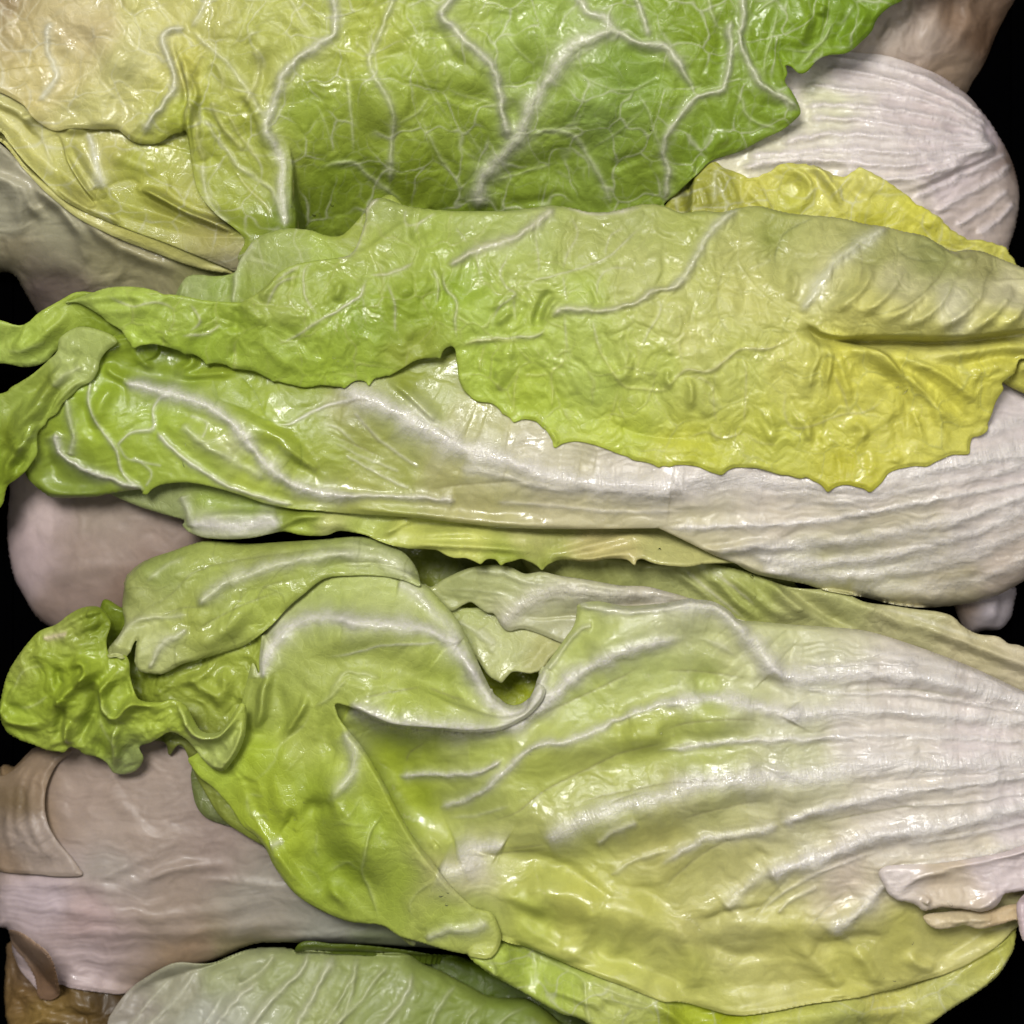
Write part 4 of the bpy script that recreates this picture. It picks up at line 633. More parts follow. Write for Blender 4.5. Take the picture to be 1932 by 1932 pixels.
for p_, w_, h_ in (('680,30 600,100 540,180 560,270 620,310 700,240 830,225 910,215', 7, 26), ('900,215 960,260 1000,340 1050,400 1150,400 1230,330 1280,240', 7, 26), ('1060,560 1130,580 1220,530 1280,400 1290,280', 9, 14), ('0,260 60,330 180,345 290,310', 7, 14), ('330,250 310,340 300,450', 6, -26), ('560,130 500,260 440,370 400,450', 8, -28), ('590,0 450,100 340,200 260,290', 8, 20), ('360,60 430,20 460,80 400,170', 7, 18), ('320,40 300,100 330,160', 6, -18), ('90,140 70,260', 12, 8), ('630,330 610,420 620,520 600,590', 6, 14), ('750,420 690,480 640,540', 7, -10), ('860,440 850,500', 5, 10), ('480,420 560,500 600,560', 8, -10), ('370,320 360,400 350,470', 5, 16), ('720,300 800,330 870,380', 10, -8), ('980,450 1060,500 1140,480', 8, -12), ('330,200 320,260', 6, 14), ('660,80 680,180 700,220', 7, -14)): ct.f('C1', p_, w_, h_)
for p_, w_, h_ in (('620,330 600,450 610,580', 3, 3), ('500,190 560,260 600,300', 3, 3), ('240,40 130,60 60,180', 3, 2), ('90,260 170,250 260,190', 2.5, 2), ('930,240 980,300 1020,380', 3.5, 3), ('640,480 560,400 520,300', 2.5, 2)): ct.v('C1', p_, w_, h_, c=(190, 204, 110), m=0.6)
ct.f('B1', '300,1690 420,1610 550,1560', 7, 10).v('B1', '230,1670 280,1650 360,1640', 5, 3, c=(206, 190, 140)).f('B1', '120,1740 300,1760 500,1600', 14, 7).f('B1', '290,1620 440,1540 560,1520', 6, 9)
ct.build()


# upper left lobe
cu = Leaf(Cc, P('B1', '640,1440,30 650,1350 700,1290 780,1240 900,1200 1000,1165 1100,1145 1300,1160 1500,1150 1690,1138') + P('B2', '100,1126 200,1124 290,1145 360,1178 420,1212 470,1270 500,1340 506,1384,10 420,1352 300,1330 150,1328 0,1345') + P('B1', '1600,1432 1520,1500 1450,1580 1380,1640 1300,1695 1200,1732 1050,1775 960,1800 860,1850 790,1848 735,1835 712,1790 715,1710 725,1660,6 700,1700 680,1760 660,1762 640,1750 600,1752 588,1720 600,1680 630,1640 650,1580,20 640,1500'),
     [(240, 1150, 230), (300, 1080, 250), (450, 1040, 260), (650, 1040, 270), (760, 1080, 280), (400, 1150, 290), (550, 1120, 290), (260, 1230, 270), (300, 1260, 260), (500, 1200, 250), (700, 1150, 270), (220, 1230, 250)],
     [(250, 1120, (150, 158, 84)), (300, 1060, (140, 156, 76)), (400, 1100, (150, 166, 74)), (500, 1050, (140, 152, 64)), (600, 1080, (150, 168, 72)), (700, 1060, (156, 170, 88)), (760, 1100, (170, 180, 110)), (350, 1180, (158, 170, 74)), (280, 1220, (176, 182, 110)), (240, 1200, (166, 172, 100)), (500, 1130, (156, 174, 70)), (700, 1120, (164, 178, 90))], MG, crumple=7, cs=100, seed=27, net=0.5, netscale=110, netcol=(110, 116, 56), micro=0.5, label='rolled over upper lobe with white rib')
for p_, w_, h_, c_ in (('1040,1500 1130,1410 1230,1350 1400,1290 1600,1240 1800,1210 1960,1195', 8, 16, None), ('600,1720 660,1620 740,1560 900,1545 1000,1530', 5, 7, None), ('790,1830 850,1700 930,1650 1000,1600', 6, 8, None), ('760,1370 860,1290 1000,1220', 4, 3, None)): cu.v('B1', p_, w_, h_, c_, m=0.75)
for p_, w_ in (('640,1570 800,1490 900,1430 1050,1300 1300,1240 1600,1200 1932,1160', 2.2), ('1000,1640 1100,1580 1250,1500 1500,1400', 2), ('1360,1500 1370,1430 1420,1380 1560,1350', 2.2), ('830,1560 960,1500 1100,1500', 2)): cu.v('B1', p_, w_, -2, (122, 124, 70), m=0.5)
cu.v('B2', '-10,1225 200,1225 350,1265 490,1345', 8, 10, m=0.6).v('B2', '0,1170 150,1160 320,1200 420,1270', 5, 6, m=0.4)
for p_, w_, h_ in (('1350,1450 1250,1560 1150,1650 1000,1720', 14, 12), ('960,1560 1000,1440 1100,1300', 14, -10), ('720,1650 850,1560 1000,1500', 10, -8), ('800,1250 720,1380 700,1500', 18, 8)): cu.f('B1', p_, w_, h_)
cu.f('B2', '-100,1290 200,1290 400,1330', 9, -10).build()

# belly of the leaf lying over the valley
# gnarled edge of the base
b1 = Leaf(Cc, P('C3', '1400,1370,7 1430,1350 1500,1345 1640,1330 1760,1330 1880,1300 2100,1280 2100,1400 1900,1385,5 1800,1410 1700,1432 1620,1412 1550,1425 1480,1432 1430,1410'), [(1790, 1735, 285), (1930, 1720, 270)], [(1800, 1740, (206, 186, 136)), (1900, 1730, (200, 172, 120))], MW, crumple=2, cs=40, seed=31, label='short pale bract at the base')
b1.f('C3', '1540,1360 1530,1420', 4, -5).f('C3', '1640,1350 1640,1410', 4, -4).f('C3', '1450,1390 1600,1380 1800,1370', 6, 8).build()
b2 = Leaf(Cc, P('C3', '1165,1140,9 1200,1100 1300,1090 1500,1080 1800,1030 2100,960 2100,1220 1932,1232 1870,1240 1830,1250 1800,1300 1760,1330 1700,1342 1640,1330 1560,1322 1500,1318 1440,1330 1400,1335 1360,1305 1310,1290 1270,1282 1220,1250 1195,1200'), [(1680, 1660, 310), (1800, 1690, 305), (1930, 1660, 300)], [(1680, 1660, (214, 200, 184)), (1780, 1680, (206, 186, 150)), (1900, 1650, (214, 196, 186))], MW, crumple=2, cs=40, seed=32, label='knobbly white lip of the base')
for p_, w_, h_ in (('1180,1180 1280,1140 1450,1110 1700,1060 1960,1000', 8, 10), ('1250,1250 1320,1180 1420,1140 1600,1120', 6, 8), ('1330,1240 1500,1200 1760,1200', (8, 12), -8), ('1400,1300 1430,1260', 5, 8), ('1640,1320 1740,1290 1800,1220', 6, 8), ('1800,1150 1960,1110', 7, -6)): b2.f('C3', p_, w_, h_)
b2.build()
b3 = Leaf(Cc, P('C3', '1900,1300,10 1960,1200 2100,1150 2100,1500 1950,1500 1925,1480 1910,1420'), [(1930, 1740, 290), (1990, 1740, 290)], [(1940, 1730, (200, 176, 170))], MW, crumple=2, seed=33, label='pinkish bract at the right edge').build()

# ------------------------------------------------------------------ B: the middle head
B = head('lettuce_head', 'lettuce across the middle, its toothed yellow green leaf folded over a white base', 'lettuce', 1000, 800)
# back lobes showing above the cover at the left
bk = Leaf(B, P('A1', '920,1600,4 935,1540 975,1475 1010,1455 1060,1452 1150,1460 1240,1440 1262,1390 1290,1345 1345,1270 1420,1230 1520,1208 1640,1216 1720,1243 1800,1245 1850,1210 1950,1110 2100,1050 2300,1500 1500,1700 950,1650'), [(350, 540, 250), (450, 540, 285), (480, 450, 290), (600, 450, 300), (560, 520, 320), (700, 420, 290)],
     [(370, 540, (140, 156, 90)), (400, 545, (132, 160, 70)), (470, 480, (144, 156, 84)), (540, 470, (138, 156, 74)), (620, 500, (146, 172, 66)), (660, 430, (140, 156, 60)), (480, 540, (130, 152, 56))], MG, crumple=4, cs=80, net=0.6, netscale=70, netcol=(196, 200, 140), seed=40, label='folded back lobe of the leaf')
bk.v('A1', '1235,1620 1248,1480 1262,1400 1300,1340 1350,1270', 4.5, 8, m=0.9).v('A1', '1290,1370 1400,1390 1480,1420', 2.2, 2).f('A1', '975,1490 960,1560 940,1600', 4, 4).f('A1', '1220,1440 1200,1540 1190,1600', 6, -8).build()

# leftmost tips
bl = Leaf(B, P('O', '-105,590,5 -10,602 25,612 40,613 55,606 75,588 110,568 150,550 200,560 260,600 300,660 240,690 200,660 160,652 110,660 90,680 66,690 40,692 -5,686 -105,700'), [(0, 650, 270), (60, 640, 285), (130, 580, 300), (200, 620, 290), (120, 650, 270)],
     [(10, 640, (150, 176, 72)), (60, 640, (150, 180, 64)), (110, 600, (150, 176, 64)), (180, 610, (118, 146, 36)), (160, 640, (110, 136, 32)), (60, 675, (146, 172, 80))], MG, crumple=5, cs=60, seed=41, label='tip of the folded leaf reaching the left edge')
bl.f('A1', '20,1850 150,1840 300,1720 380,1620', 9, 12).f('A1', '0,1810 80,1770 200,1700', 8, -8).v('A1', '10,1850 120,1860 260,1800', 3, 3, m=.5).f('A1', '130,1720 110,1800 60,1850', 5, 5).build()
b_lo = Leaf(B, P('B1', '560,880,6 700,950 850,1000 970,1035 960,1060 1000,1100 1080,1128 1200,1136 1320,1130 1420,1110 1500,1095 1600,1115 1720,1116 1790,1092') + P('B2', '140,1098 215,1114 280,1142 370,1172 450,1186 550,1190 600,1197,2 640,1220 690,1236 740,1235 790,1252 825,1268 845,1250 870,1240 905,1245 920,1262 932,1277 955,1262 990,1254 1040,1240 1070,1250 1100,1262 1130,1282 1150,1302 1170,1280 1200,1262 1260,1246,6 1400,1256 1500,1240 1590,1242,2 1620,1258 1642,1278 1650,1250 1680,1240,8 1750,1266 1850,1280 1932,1282') + P('B3', '230,1268 290,1264 400,1262 700,1250 700,1000 0,1000') + P('B2', '1000,950 0,850') + P('B1', '1500,850 900,800 600,830'),
     [(320, 970, 230), (450, 1000, 270), (600, 1000, 270), (350, 930, 250), (800, 1010, 270), (1000, 1040, 280), (1200, 1040, 285), (1300, 1050, 285), (900, 980, 275), (600, 960, 270), (1050, 1060, 250), (1400, 1040, 240), (1420, 990, 170), (1250, 990, 220), (1480, 1060, 200)],
     [(330, 950, (140, 152, 90)), (400, 960, (126, 156, 40)), (480, 960, (120, 150, 40)), (400, 1000, (190, 190, 140)), (500, 1000, (186, 190, 136)), (580, 995, (150, 174, 56)), (640, 990, (180, 182, 104)), (700, 1000, (164, 180, 80)), (760, 1010, (186, 190, 80)), (900, 1010, (192, 194, 84)), (1000, 1020, (190, 186, 104)), (1150, 1030, (190, 178, 110)), (950, 1050, (150, 168, 56)), (1020, 1060, (150, 164, 60)), (1250, 1050, (186, 182, 100)), (550, 960, (110, 130, 30))], MG, crumple=3, cs=80, seed=42, label='lower leaf with a toothed yellow margin')
for p_, w_, h_, m in (('990,1060 1100,1060 1250,1070 1400,1050 1500,1040', 9, 10, .8), ('960,900 1000,1000 1000,1080', 6, 8, .3)): b_lo.v('B1', p_, w_, h_, WH, m=m)
for p_, w_, h_ in (('900,960 1000,1020 1300,1000 1600,1010 1932,1030', (5, 9), 8), ('1420,1100 1500,1060 1600,1020 1760,1010', (8, 5), 9), ('850,1010 940,1030 1000,1100', 8, -8), ('1600,1030 1700,1060 1800,1050 1932,1040', 8, 8), ('1000,900 1300,960 1700,975', 12, -12)): b_lo.f('B1', p_, w_, h_)
for p_, w_, h_ in (('0,1010 300,1040 700,1065 1000,1085 1500,1085', 8, -14), ('280,1110 350,1090 420,1050 500,1040', (9, 5), 10), ('150,1050 220,1090 300,1105', 7, -8), ('440,1130 560,1110 700,1100 900,1090', 7, 7), ('380,1160 600,1165 900,1180 1100,1200 1200,1210', 6, 10), ('1100,1210 1240,1210 1400,1170 1600,1120 1800,1110', (5, 8), 9), ('1230,1240 1400,1240 1600,1200 1700,1180', (5, 9), 9), ('900,1100 1200,1120 1500,1110', 12, 6)): b_lo.f('B2', p_, w_, h_)
b_lo.build()

# large ribbed leaf
br_o = P('B1', '160,620,5 300,400 330,300 420,160 460,100 600,60 800,60 1500,150') + P('B2', '300,100 700,100 1300,400') + P('B3', '0,600,30 700,500 1500,250 1820,300 1932,345 2150,420') + P('B3', '2150,1200,60 1980,1340 1900,1392 1800,1442 1700,1472 1600,1490 1430,1500,40 1250,1482 1080,1442 900,1412,20 780,1375 650,1350 520,1322 450,1290 400,1262,6 290,1220 150,1150 0,1078') + \
    P('B2', '1750,1078,3 1550,1080 1350,1083 1100,1080 900,1068 700,1048 500,1025 300,1010 150,1002 0,988') + P('B1', '1700,985,4 1550,975 1400,946 1280,905 1150,866 1040,842 960,836 860,846 805,870 775,900 750,895 740,872 570,896,14 500,910 420,916 280,916 230,892 170,842 130,790 120,700')
br_c = [(60, 800, (130, 156, 44)), (120, 860, (120, 146, 44)), (150, 920, (110, 134, 50)), (200, 800, (140, 170, 46)), (160, 740, (130, 164, 40)), (250, 870, (136, 164, 48)), (300, 800, (140, 172, 50)), (250, 700, (118, 146, 34)), (300, 680, (100, 128, 26)), (380, 880, (146, 172, 60)), (400, 780, (144, 168, 52)), (350, 720, (120, 150, 34)), (450, 720, (126, 152, 34)), (420, 830, (170, 176, 96)), (500, 780, (140, 166, 44)), (480, 900, (160, 180, 60)), (560, 800, (136, 158, 46)),
    (600, 720, (132, 152, 50)), (560, 720, (126, 146, 44)), (650, 760, (150, 150, 86)), (700, 820, (148, 154, 70)), (620, 860, (144, 160, 56)), (760, 720, (130, 144, 44)), (800, 770, (150, 160, 76)), (750, 880, (152, 158, 72)), (850, 900, (164, 160, 96)), (900, 820, (166, 164, 100)), (700, 950, (160, 164, 76)), (900, 960, (172, 166, 104)), (1000, 850, (188, 180, 140)), (1050, 950, (186, 176, 120)), (1200, 880, (196, 186, 158)), (1150, 980, (182, 172, 118)), (1300, 900, (204, 192, 170)), (1450, 900, (206, 192, 170)),
    (1300, 1000, (190, 180, 130)), (1500, 980, (200, 186, 154)), (1650, 900, (204, 190, 166)), (1800, 850, (208, 192, 176)), (1900, 780, (210, 196, 184)), (1900, 900, (212, 196, 182)), (1700, 1000, (198, 186, 144)), (1850, 1000, (208, 192, 170)), (1500, 1060, (188, 182, 128)), (1650, 1080, (186, 180, 116)), (1800, 1100, (192, 178, 128)), (1920, 1060, (204, 184, 156)), (1560, 1110, (176, 172, 108))]
br = Leaf(B, br_o, [(60, 800, 270), (120, 900, 230), (250, 900, 280), (200, 780, 300), (400, 800, 320), (300, 700, 280), (480, 900, 310), (600, 780, 320), (550, 950, 285), (800, 800, 325), (800, 950, 300), (1000, 900, 335), (1100, 960, 310), (1300, 900, 345), (1400, 960, 320), (1600, 950, 325), (1600, 1060, 260), (1800, 950, 310), (1900, 800, 290), (1800, 1080, 230), (1930, 1000, 250), (1000, 750, 320), (600, 680, 290), (1500, 800, 330), (2000, 900, 240)], br_c, MW, crumple=4, cs=110, seed=43, micro=0.4, tilt=0.02, ay=1.4, pill=3, label='long leaf, white ribbed at the base and green at its twisted tip')
for p_, w_, h_, m in (('640,305 750,320 850,350 980,385 1100,430 1200,495 1280,580 1360,680 1450,780 1560,850 1680,890 1800,908 1960,905', 8, 15, .8), ('460,220 480,290 470,400 500,500 570,600 620,680 640,760 690,830 775,880', 3.5, 7, .5), ('620,640 700,570 810,550 808,450 850,390 900,370', 3.5, 5, .5), ('820,560 880,620 960,700 1050,760 1200,850 1400,920 1560,955', 4.5, 9, .6), ('290,560 310,660 370,720 470,780 600,820 750,880', 5.5, 12, .7), ('350,380 370,500 390,620 370,700', 6, 9, .35), ('700,700 800,780 770,860', 2.5, 3, .3), ('1000,480 1090,520 1070,600', 2.5, 3, .3), ('620,620 660,700 720,720 860,750', 2, 2, .3), ('960,520 1060,620 1200,700 1400,820', 6, 5, .25)): br.v('B1', p_, w_, h_, WH, m=m, te=0.06)
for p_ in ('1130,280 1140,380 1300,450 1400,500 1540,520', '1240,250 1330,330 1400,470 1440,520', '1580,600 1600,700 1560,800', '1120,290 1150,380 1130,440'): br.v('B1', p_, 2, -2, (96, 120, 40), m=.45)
for p_, w_, h_, m in (('1440,520 1540,520 1700,440 1850,400 1960,395', 4, 4, .6), ('1700,520 1800,560 1932,680', 2.5, 2, .3)): br.v('B1', p_, w_, h_, WH, m=m)
for p_, w_, h_ in (('620,290 700,260 900,285 1050,290 1180,240', (14, 7), -16), ('1190,420 1350,530 1550,640 1700,790', (8, 14), 10), ('200,650 300,800 480,860 620,870', 14, -12), ('420,360 450,500 540,640', 9, -12), ('560,200 600,260 700,300', 7, 10), ('520,180 640,110 760,100', 8, 12), ('700,130 760,200 820,240', 6, 10), ('880,110 960,130 1020,200 900,270', 7, 12), ('1300,250 1000,270 900,275', 6, 10), ('240,560 250,700 330,800', 8, -14), ('640,320 560,380 520,480 560,540', 10, 9), ('1500,700 1600,760 1750,790', (6, 8), -9), ('1450,600 1700,790 1760,800', 6, 7), ('180,820 280,880 420,900 600,880', 9, 7), ('780,500 1000,560 1250,760', 14, 8)): br.f('B1', p_, w_, h_)
for p_, w_, h_, m in (('-10,895 200,905 400,910 700,932', 5.5, 9, .6), ('20,320 200,385 330,440 480,520 620,600 760,665 900,700 1050,750 1200,800 1400,835 1600,845 1960,880', 15, 16, .85), ('150,460 250,570 330,640 500,760', 2.8, 3, .35), ('110,690 300,800 450,870', 3, 3, .35), ('0,600 200,700 400,780', 2.5, 2, .25), ('700,760 900,790 1200,870 1500,880 1932,930', 6, 5, .4), ('900,940 1200,960 1500,990 1932,990', 4, 4, .3)): br.v('B2', p_, w_, h_, WH, m=m, te=0.05)
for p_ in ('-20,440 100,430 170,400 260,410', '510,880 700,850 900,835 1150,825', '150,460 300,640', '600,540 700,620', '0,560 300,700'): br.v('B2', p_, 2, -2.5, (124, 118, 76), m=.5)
for p_, w_, h_ in (('320,280 430,360 560,480 650,540', (10, 5), 9), ('0,950 300,985 700,1030 1100,1065 1500,1075', (10, 4), 7), ('1100,690 1300,740 1600,760 1900,770', 16, -8), ('500,960 900,990 1300,1010', 16, -7), ('100,560 400,680 700,800', 30, -8), ('1500,1110 1700,1130 1932,1130', 8, -6)): br.f('B2', p_, w_, h_)
for p_, w_, h_, m in (('-20,845 200,835 450,820 700,860 900,850 1200,800 1500,740 1932,660', 14, 9, .8), ('0,1080 300,1070 600,1060 900,1030 1200,980 1500,920 1960,830', 5, 8, .8), ('400,1200 700,1170 1000,1145 1300,1095 1600,1020 1960,900', 7, 8, .7), ('300,1215 500,1190 800,1185', 5, 6, .5), ('500,1240 800,1262 1150,1240 1400,1180 1700,1090 1960,970', 7, 10, .8), ('540,1290 750,1330 1000,1330 1300,1290 1600,1220 1960,1090', 8, 10, .7), ('1000,1400 1400,1395 1700,1345 1960,1230', 8, 9, .5), ('900,960 1200,900 1500,840 1960,760', 6, 6, .6), ('1300,820 1600,745 1960,700', 6, 6, .6), ('1650,600 1800,540 1960,500', 7, 7, .6), ('1450,1100 1700,1000 1960,890', 5, 6, .5), ('1750,800 1960,720', 5, 5, .5), ('1200,1330 1500,1290 1800,1200', 5, 5, .3), ('600,980 900,930 1200,870', 4, 4, .3)): br.v('B3', p_, w_*1.15, h_*0.62, WH, m=m)
for p_, w_, h_ in (('0,1195 200,1200 350,1190 500,1160 700,1130', (6, 9), 10), ('380,1250 520,1310 700,1345', (9, 12), 8), ('1050,1430 1300,1440 1600,1420', 10, 6), ('800,1290 1100,1290 1400,1240', 10, -8), ('0,900 300,900 700,940 1000,930', 20, -9), ('700,1230 1100,1200 1400,1130', 10, -7), ('0,1010 300,1000 700,980', 10, -6), ('1300,1440 1600,1380 1800,1300', 10, -8)): br.f('B3', p_, w_, h_)
br.build()

# twisted strip at the very left, over the big leaf
bt = Leaf(B, P('B1', '-300,420,5 0,365 60,330 160,270 250,190 300,140 320,70 420,10 560,40 620,90 560,140,10 525,190 515,240 480,300 420,330 370,380 330,420,4 300,470 250,500 235,530 200,560 190,600 195,680 160,740 130,780 80,820 40,850 25,890 20,920 5,960 -60,1000 -300,1000'), [(0, 780, 250), (100, 720, 290), (60, 850, 270), (160, 690, 310), (30, 900, 240), (0, 860, 250)],
     [(20, 760, (134, 158, 60)), (80, 730, (130, 150, 50)), (120, 690, (160, 176, 96)), (90, 790, (140, 166, 60)), (50, 850, (140, 170, 54)), (10, 900, (120, 148, 34)), (10, 820, (110, 132, 30))], MG, crumple=4, cs=60, seed=44, label='twisted narrow leaf tip')
for p_, w_, h_ in (('480,170 400,220 310,290 250,360 200,440 140,500 100,540 70,600 60,680', 11, 24), ('240,520 170,560 120,640 60,740 20,860', 8, 18), ('300,180 200,300 100,420 20,560', 10, -14), ('470,300 380,330 260,460', 5, 8), ('150,560 100,700 40,820', 7, -14), ('0,700 40,640 50,560', 8, -14)): bt.f('B1', p_, w_, h_)
bt.f('B1', '350,200 300,260 240,300', 6, 10).f('B1', '430,130 380,210 390,290', 7, -12).f('B1', '180,330 110,450 40,500', 7, 11).f('B1', '260,270 160,380 120,480', 6, -12).f('B1', '60,620 100,650 170,640', 7, 9).f('B1', '30,760 90,740 150,690', 6, -10)
bt.v('B1', '440,220 360,260 290,340', 5, 5, m=.5).v('B1', '220,560 140,620 90,720', 3, 4, m=.4).build()

# the cover: toothed leaf folded over
by = Leaf(B, P('O', '1700,560,10 2035,540 2035,770 1960,752 1925,738 1895,722 1860,690 1780,640'), [(1800, 620, 330), (1930, 620, 340), (1920, 720, 320), (2000, 740, 300)], [(1900, 640, (200, 190, 96)), (1900, 700, (186, 178, 66)), (1930, 730, (180, 172, 60))], MG, crumple=5, cs=60, seed=46, label='yellow leaf showing behind the rolled part')
by.f('B3', '1880,180 1850,260 1830,300', 8, -10).f('B3', '1932,220 1890,270 1880,330', 8, 8).build()
bc_o = P('A1', '330,1605,4 370,1592 480,1550 560,1522 650,1515 750,1520 830,1540 860,1555 950,1562 1100,1590 1250,1598 1290,1590 1400,1520 1480,1440 1560,1400 1650,1380 1790,1362 1850,1345,12 1890,1290 1932,1160') + P('A2', '215,1110 250,1060 290,1042 340,1052 420,1082 550,1102 700,1112 900,1112 1000,1108 1100,1096 1180,1084 1230,1085 1300,1095 1400,1118 1500,1118 1600,1096 1690,1076 1790,1084 1880,1120') + \
    P('A3', '160,1120 240,1110 330,1120 430,1096 530,1086 620,1108 700,1125 800,1135 900,1142 1000,1158 1100,1182 1200,1195 1300,1222 1400,1242 1480,1285 1560,1325 1640,1318 1720,1328 1800,1360 1870,1388 1932,1410 2150,1480') + \
    P('B3', '2150,300,5 1932,180 1880,260 1820,305,2.5 1824,340 1800,380 1780,420 1765,470 1745,520 1740,560 1700,590 1660,600 1645,640 1636,684 1600,690 1552,690 1500,710 1450,732 1412,752 1350,750 1300,758 1250,770 1210,790 1180,830 1150,860 1112,888 1080,870 1040,860 1000,850 955,853 920,868 892,888 875,870 850,845 810,825 780,808 755,815 720,810 690,800 640,795 590,780 520,762 460,758 400,758 360,775 330,797 295,790 260,778 230,765 200,752 150,745 90,745 50,755 20,748') + \
    P('B2', '1765,758 1740,745 1700,730 1650,722 1625,716 1600,700 1560,688 1500,665 1430,640 1370,625 1320,620 1260,632 1215,656 1205,620 1190,590 1170,560 1145,540 1120,515 1085,505 1050,503 1000,520 985,500 965,485 940,472 925,450 900,428 870,415 820,410 790,400 760,372 735,345 710,290 705,240 695,170 690,130 670,114 640,125 625,145 610,182 595,176 560,178 520,180 470,196 420,226 380,250 340,272 330,270 290,280 262,288 235,326 220,305 190,295 160,298 140,310 120,328 105,340 90,332 50,328 10,322') + \
    P('B1', '1690,320 1650,330 1600,332 1550,320 1500,310 1470,300 1440,302 1430,290 1390,270 1350,250 1300,240 1260,236 1230,234 1200,215 1150,205 1120,204 1088,212 1075,190 1040,165 1010,155 980,158 950,140 920,130 880,118 850,110 810,103 780,105 740,112 705,126 690,100 660,60 640,30 600,5') + P('A1', '560,1698 545,1680 500,1650 450,1620 400,1600')
bc_c = [(150, 570, (146, 170, 76)), (230, 580, (150, 178, 70)), (260, 640, (150, 184, 60)), (330, 590, (140, 168, 60)), (380, 670, (134, 168, 48)), (450, 620, (134, 164, 50)), (520, 560, (144, 162, 70)), (600, 540, (140, 162, 62)), (560, 640, (134, 164, 52)), (600, 700, (146, 180, 52)), (700, 620, (126, 160, 46)), (680, 700, (144, 176, 56)), (760, 560, (128, 160, 42)), (700, 470, (150, 168, 72)), (720, 410, (140, 156, 76)), (770, 660, (138, 154, 52)), (830, 480, (146, 170, 66)), (900, 440, (148, 166, 80)), (860, 540, (124, 162, 36)), (900, 600, (150, 180, 70)), (1000, 420, (156, 170, 92)), (1000, 520, (160, 176, 84)), (1080, 560, (156, 178, 76)), (920, 680, (154, 184, 62)), (1000, 640, (156, 182, 68)), (1000, 760, (160, 186, 58)), (1100, 700, (162, 184, 70)), (1100, 460, (160, 168, 88)), (1200, 410, (156, 164, 90)), (1200, 500, (172, 176, 90)), (1300, 430, (160, 168, 80)), (1300, 560, (178, 180, 88)),
    (1150, 820, (172, 188, 54)), (1250, 700, (172, 186, 72)), (1300, 850, (184, 186, 52)), (1300, 640, (184, 184, 90)), (1400, 460, (176, 176, 90)), (1450, 440, (140, 148, 66)), (1420, 560, (186, 184, 92)), (1400, 700, (182, 186, 78)), (1450, 820, (188, 190, 64)), (1500, 700, (192, 190, 80)), (1600, 900, (192, 184, 46)), (1550, 800, (192, 190, 64)), (1600, 700, (204, 192, 66)), (1700, 720, (206, 190, 66)), (1700, 800, (200, 188, 70)), (1800, 740, (206, 188, 66)), (1850, 700, (204, 184, 62)), (1560, 520, (192, 188, 110)), (1500, 470, (172, 172, 90)), (1640, 600, (200, 192, 92)), (1640, 480, (150, 150, 80)), (1760, 490, (140, 142, 76)), (1700, 540, (194, 188, 124)), (1850, 510, (150, 146, 86)), (1800, 580, (206, 200, 150)), (1900, 560, (200, 192, 140)), (1900, 620, (204, 192, 96)), (1750, 630, (200, 188, 88)), (1900, 680, (192, 176, 60))]
bc = Leaf(B, bc_o, [(180, 590, 320), (300, 600, 350), (400, 690, 315), (600, 620, 375), (640, 715, 325), (720, 420, 330), (800, 550, 375), (780, 650, 350), (900, 430, 350), (1000, 550, 390), (1000, 770, 335), (1200, 430, 350), (1200, 600, 400), (1200, 820, 338), (1350, 430, 350), (1400, 600, 400), (1500, 450, 350), (1500, 700, 390), (1600, 900, 335), (1850, 790, 330), (1600, 560, 405), (1700, 700, 385), (1750, 570, 400), (1900, 600, 390), (1800, 480, 340), (1930, 520, 330), (1930, 700, 360)],
     bc_c, MG, crumple=6, cs=80, net=2.3, netscale=78, netcol=(164, 166, 96), pill=5, seed=45, micro=2.6, gap=2.5, drape=2, label='big yellow green leaf with fine toothed edge folded over the head')
for p_, w_, h_ in (('1932,1190 1890,1290 1840,1345 1780,1362', 5, 9), ('1660,1385 1615,1420 1605,1500 1620,1580 1690,1680', 2.8, 4), ('1450,1500 1530,1440 1600,1400', 2.8, 3), ('1400,1640 1470,1510 1600,1450', 3, 4), ('1960,1530 1830,1620 1700,1690 1560,1780 1440,1830', 3, 4), ('560,1560 700,1620 840,1600 950,1650', 2.5, 3), ('1000,1600 1060,1700 1000,1760', 2.5, 2.5), ('1180,1700 1100,1760 950,1780', 3, 2.5)): bc.v('A1', p_, w_, h_, (186, 184, 140), m=.7)
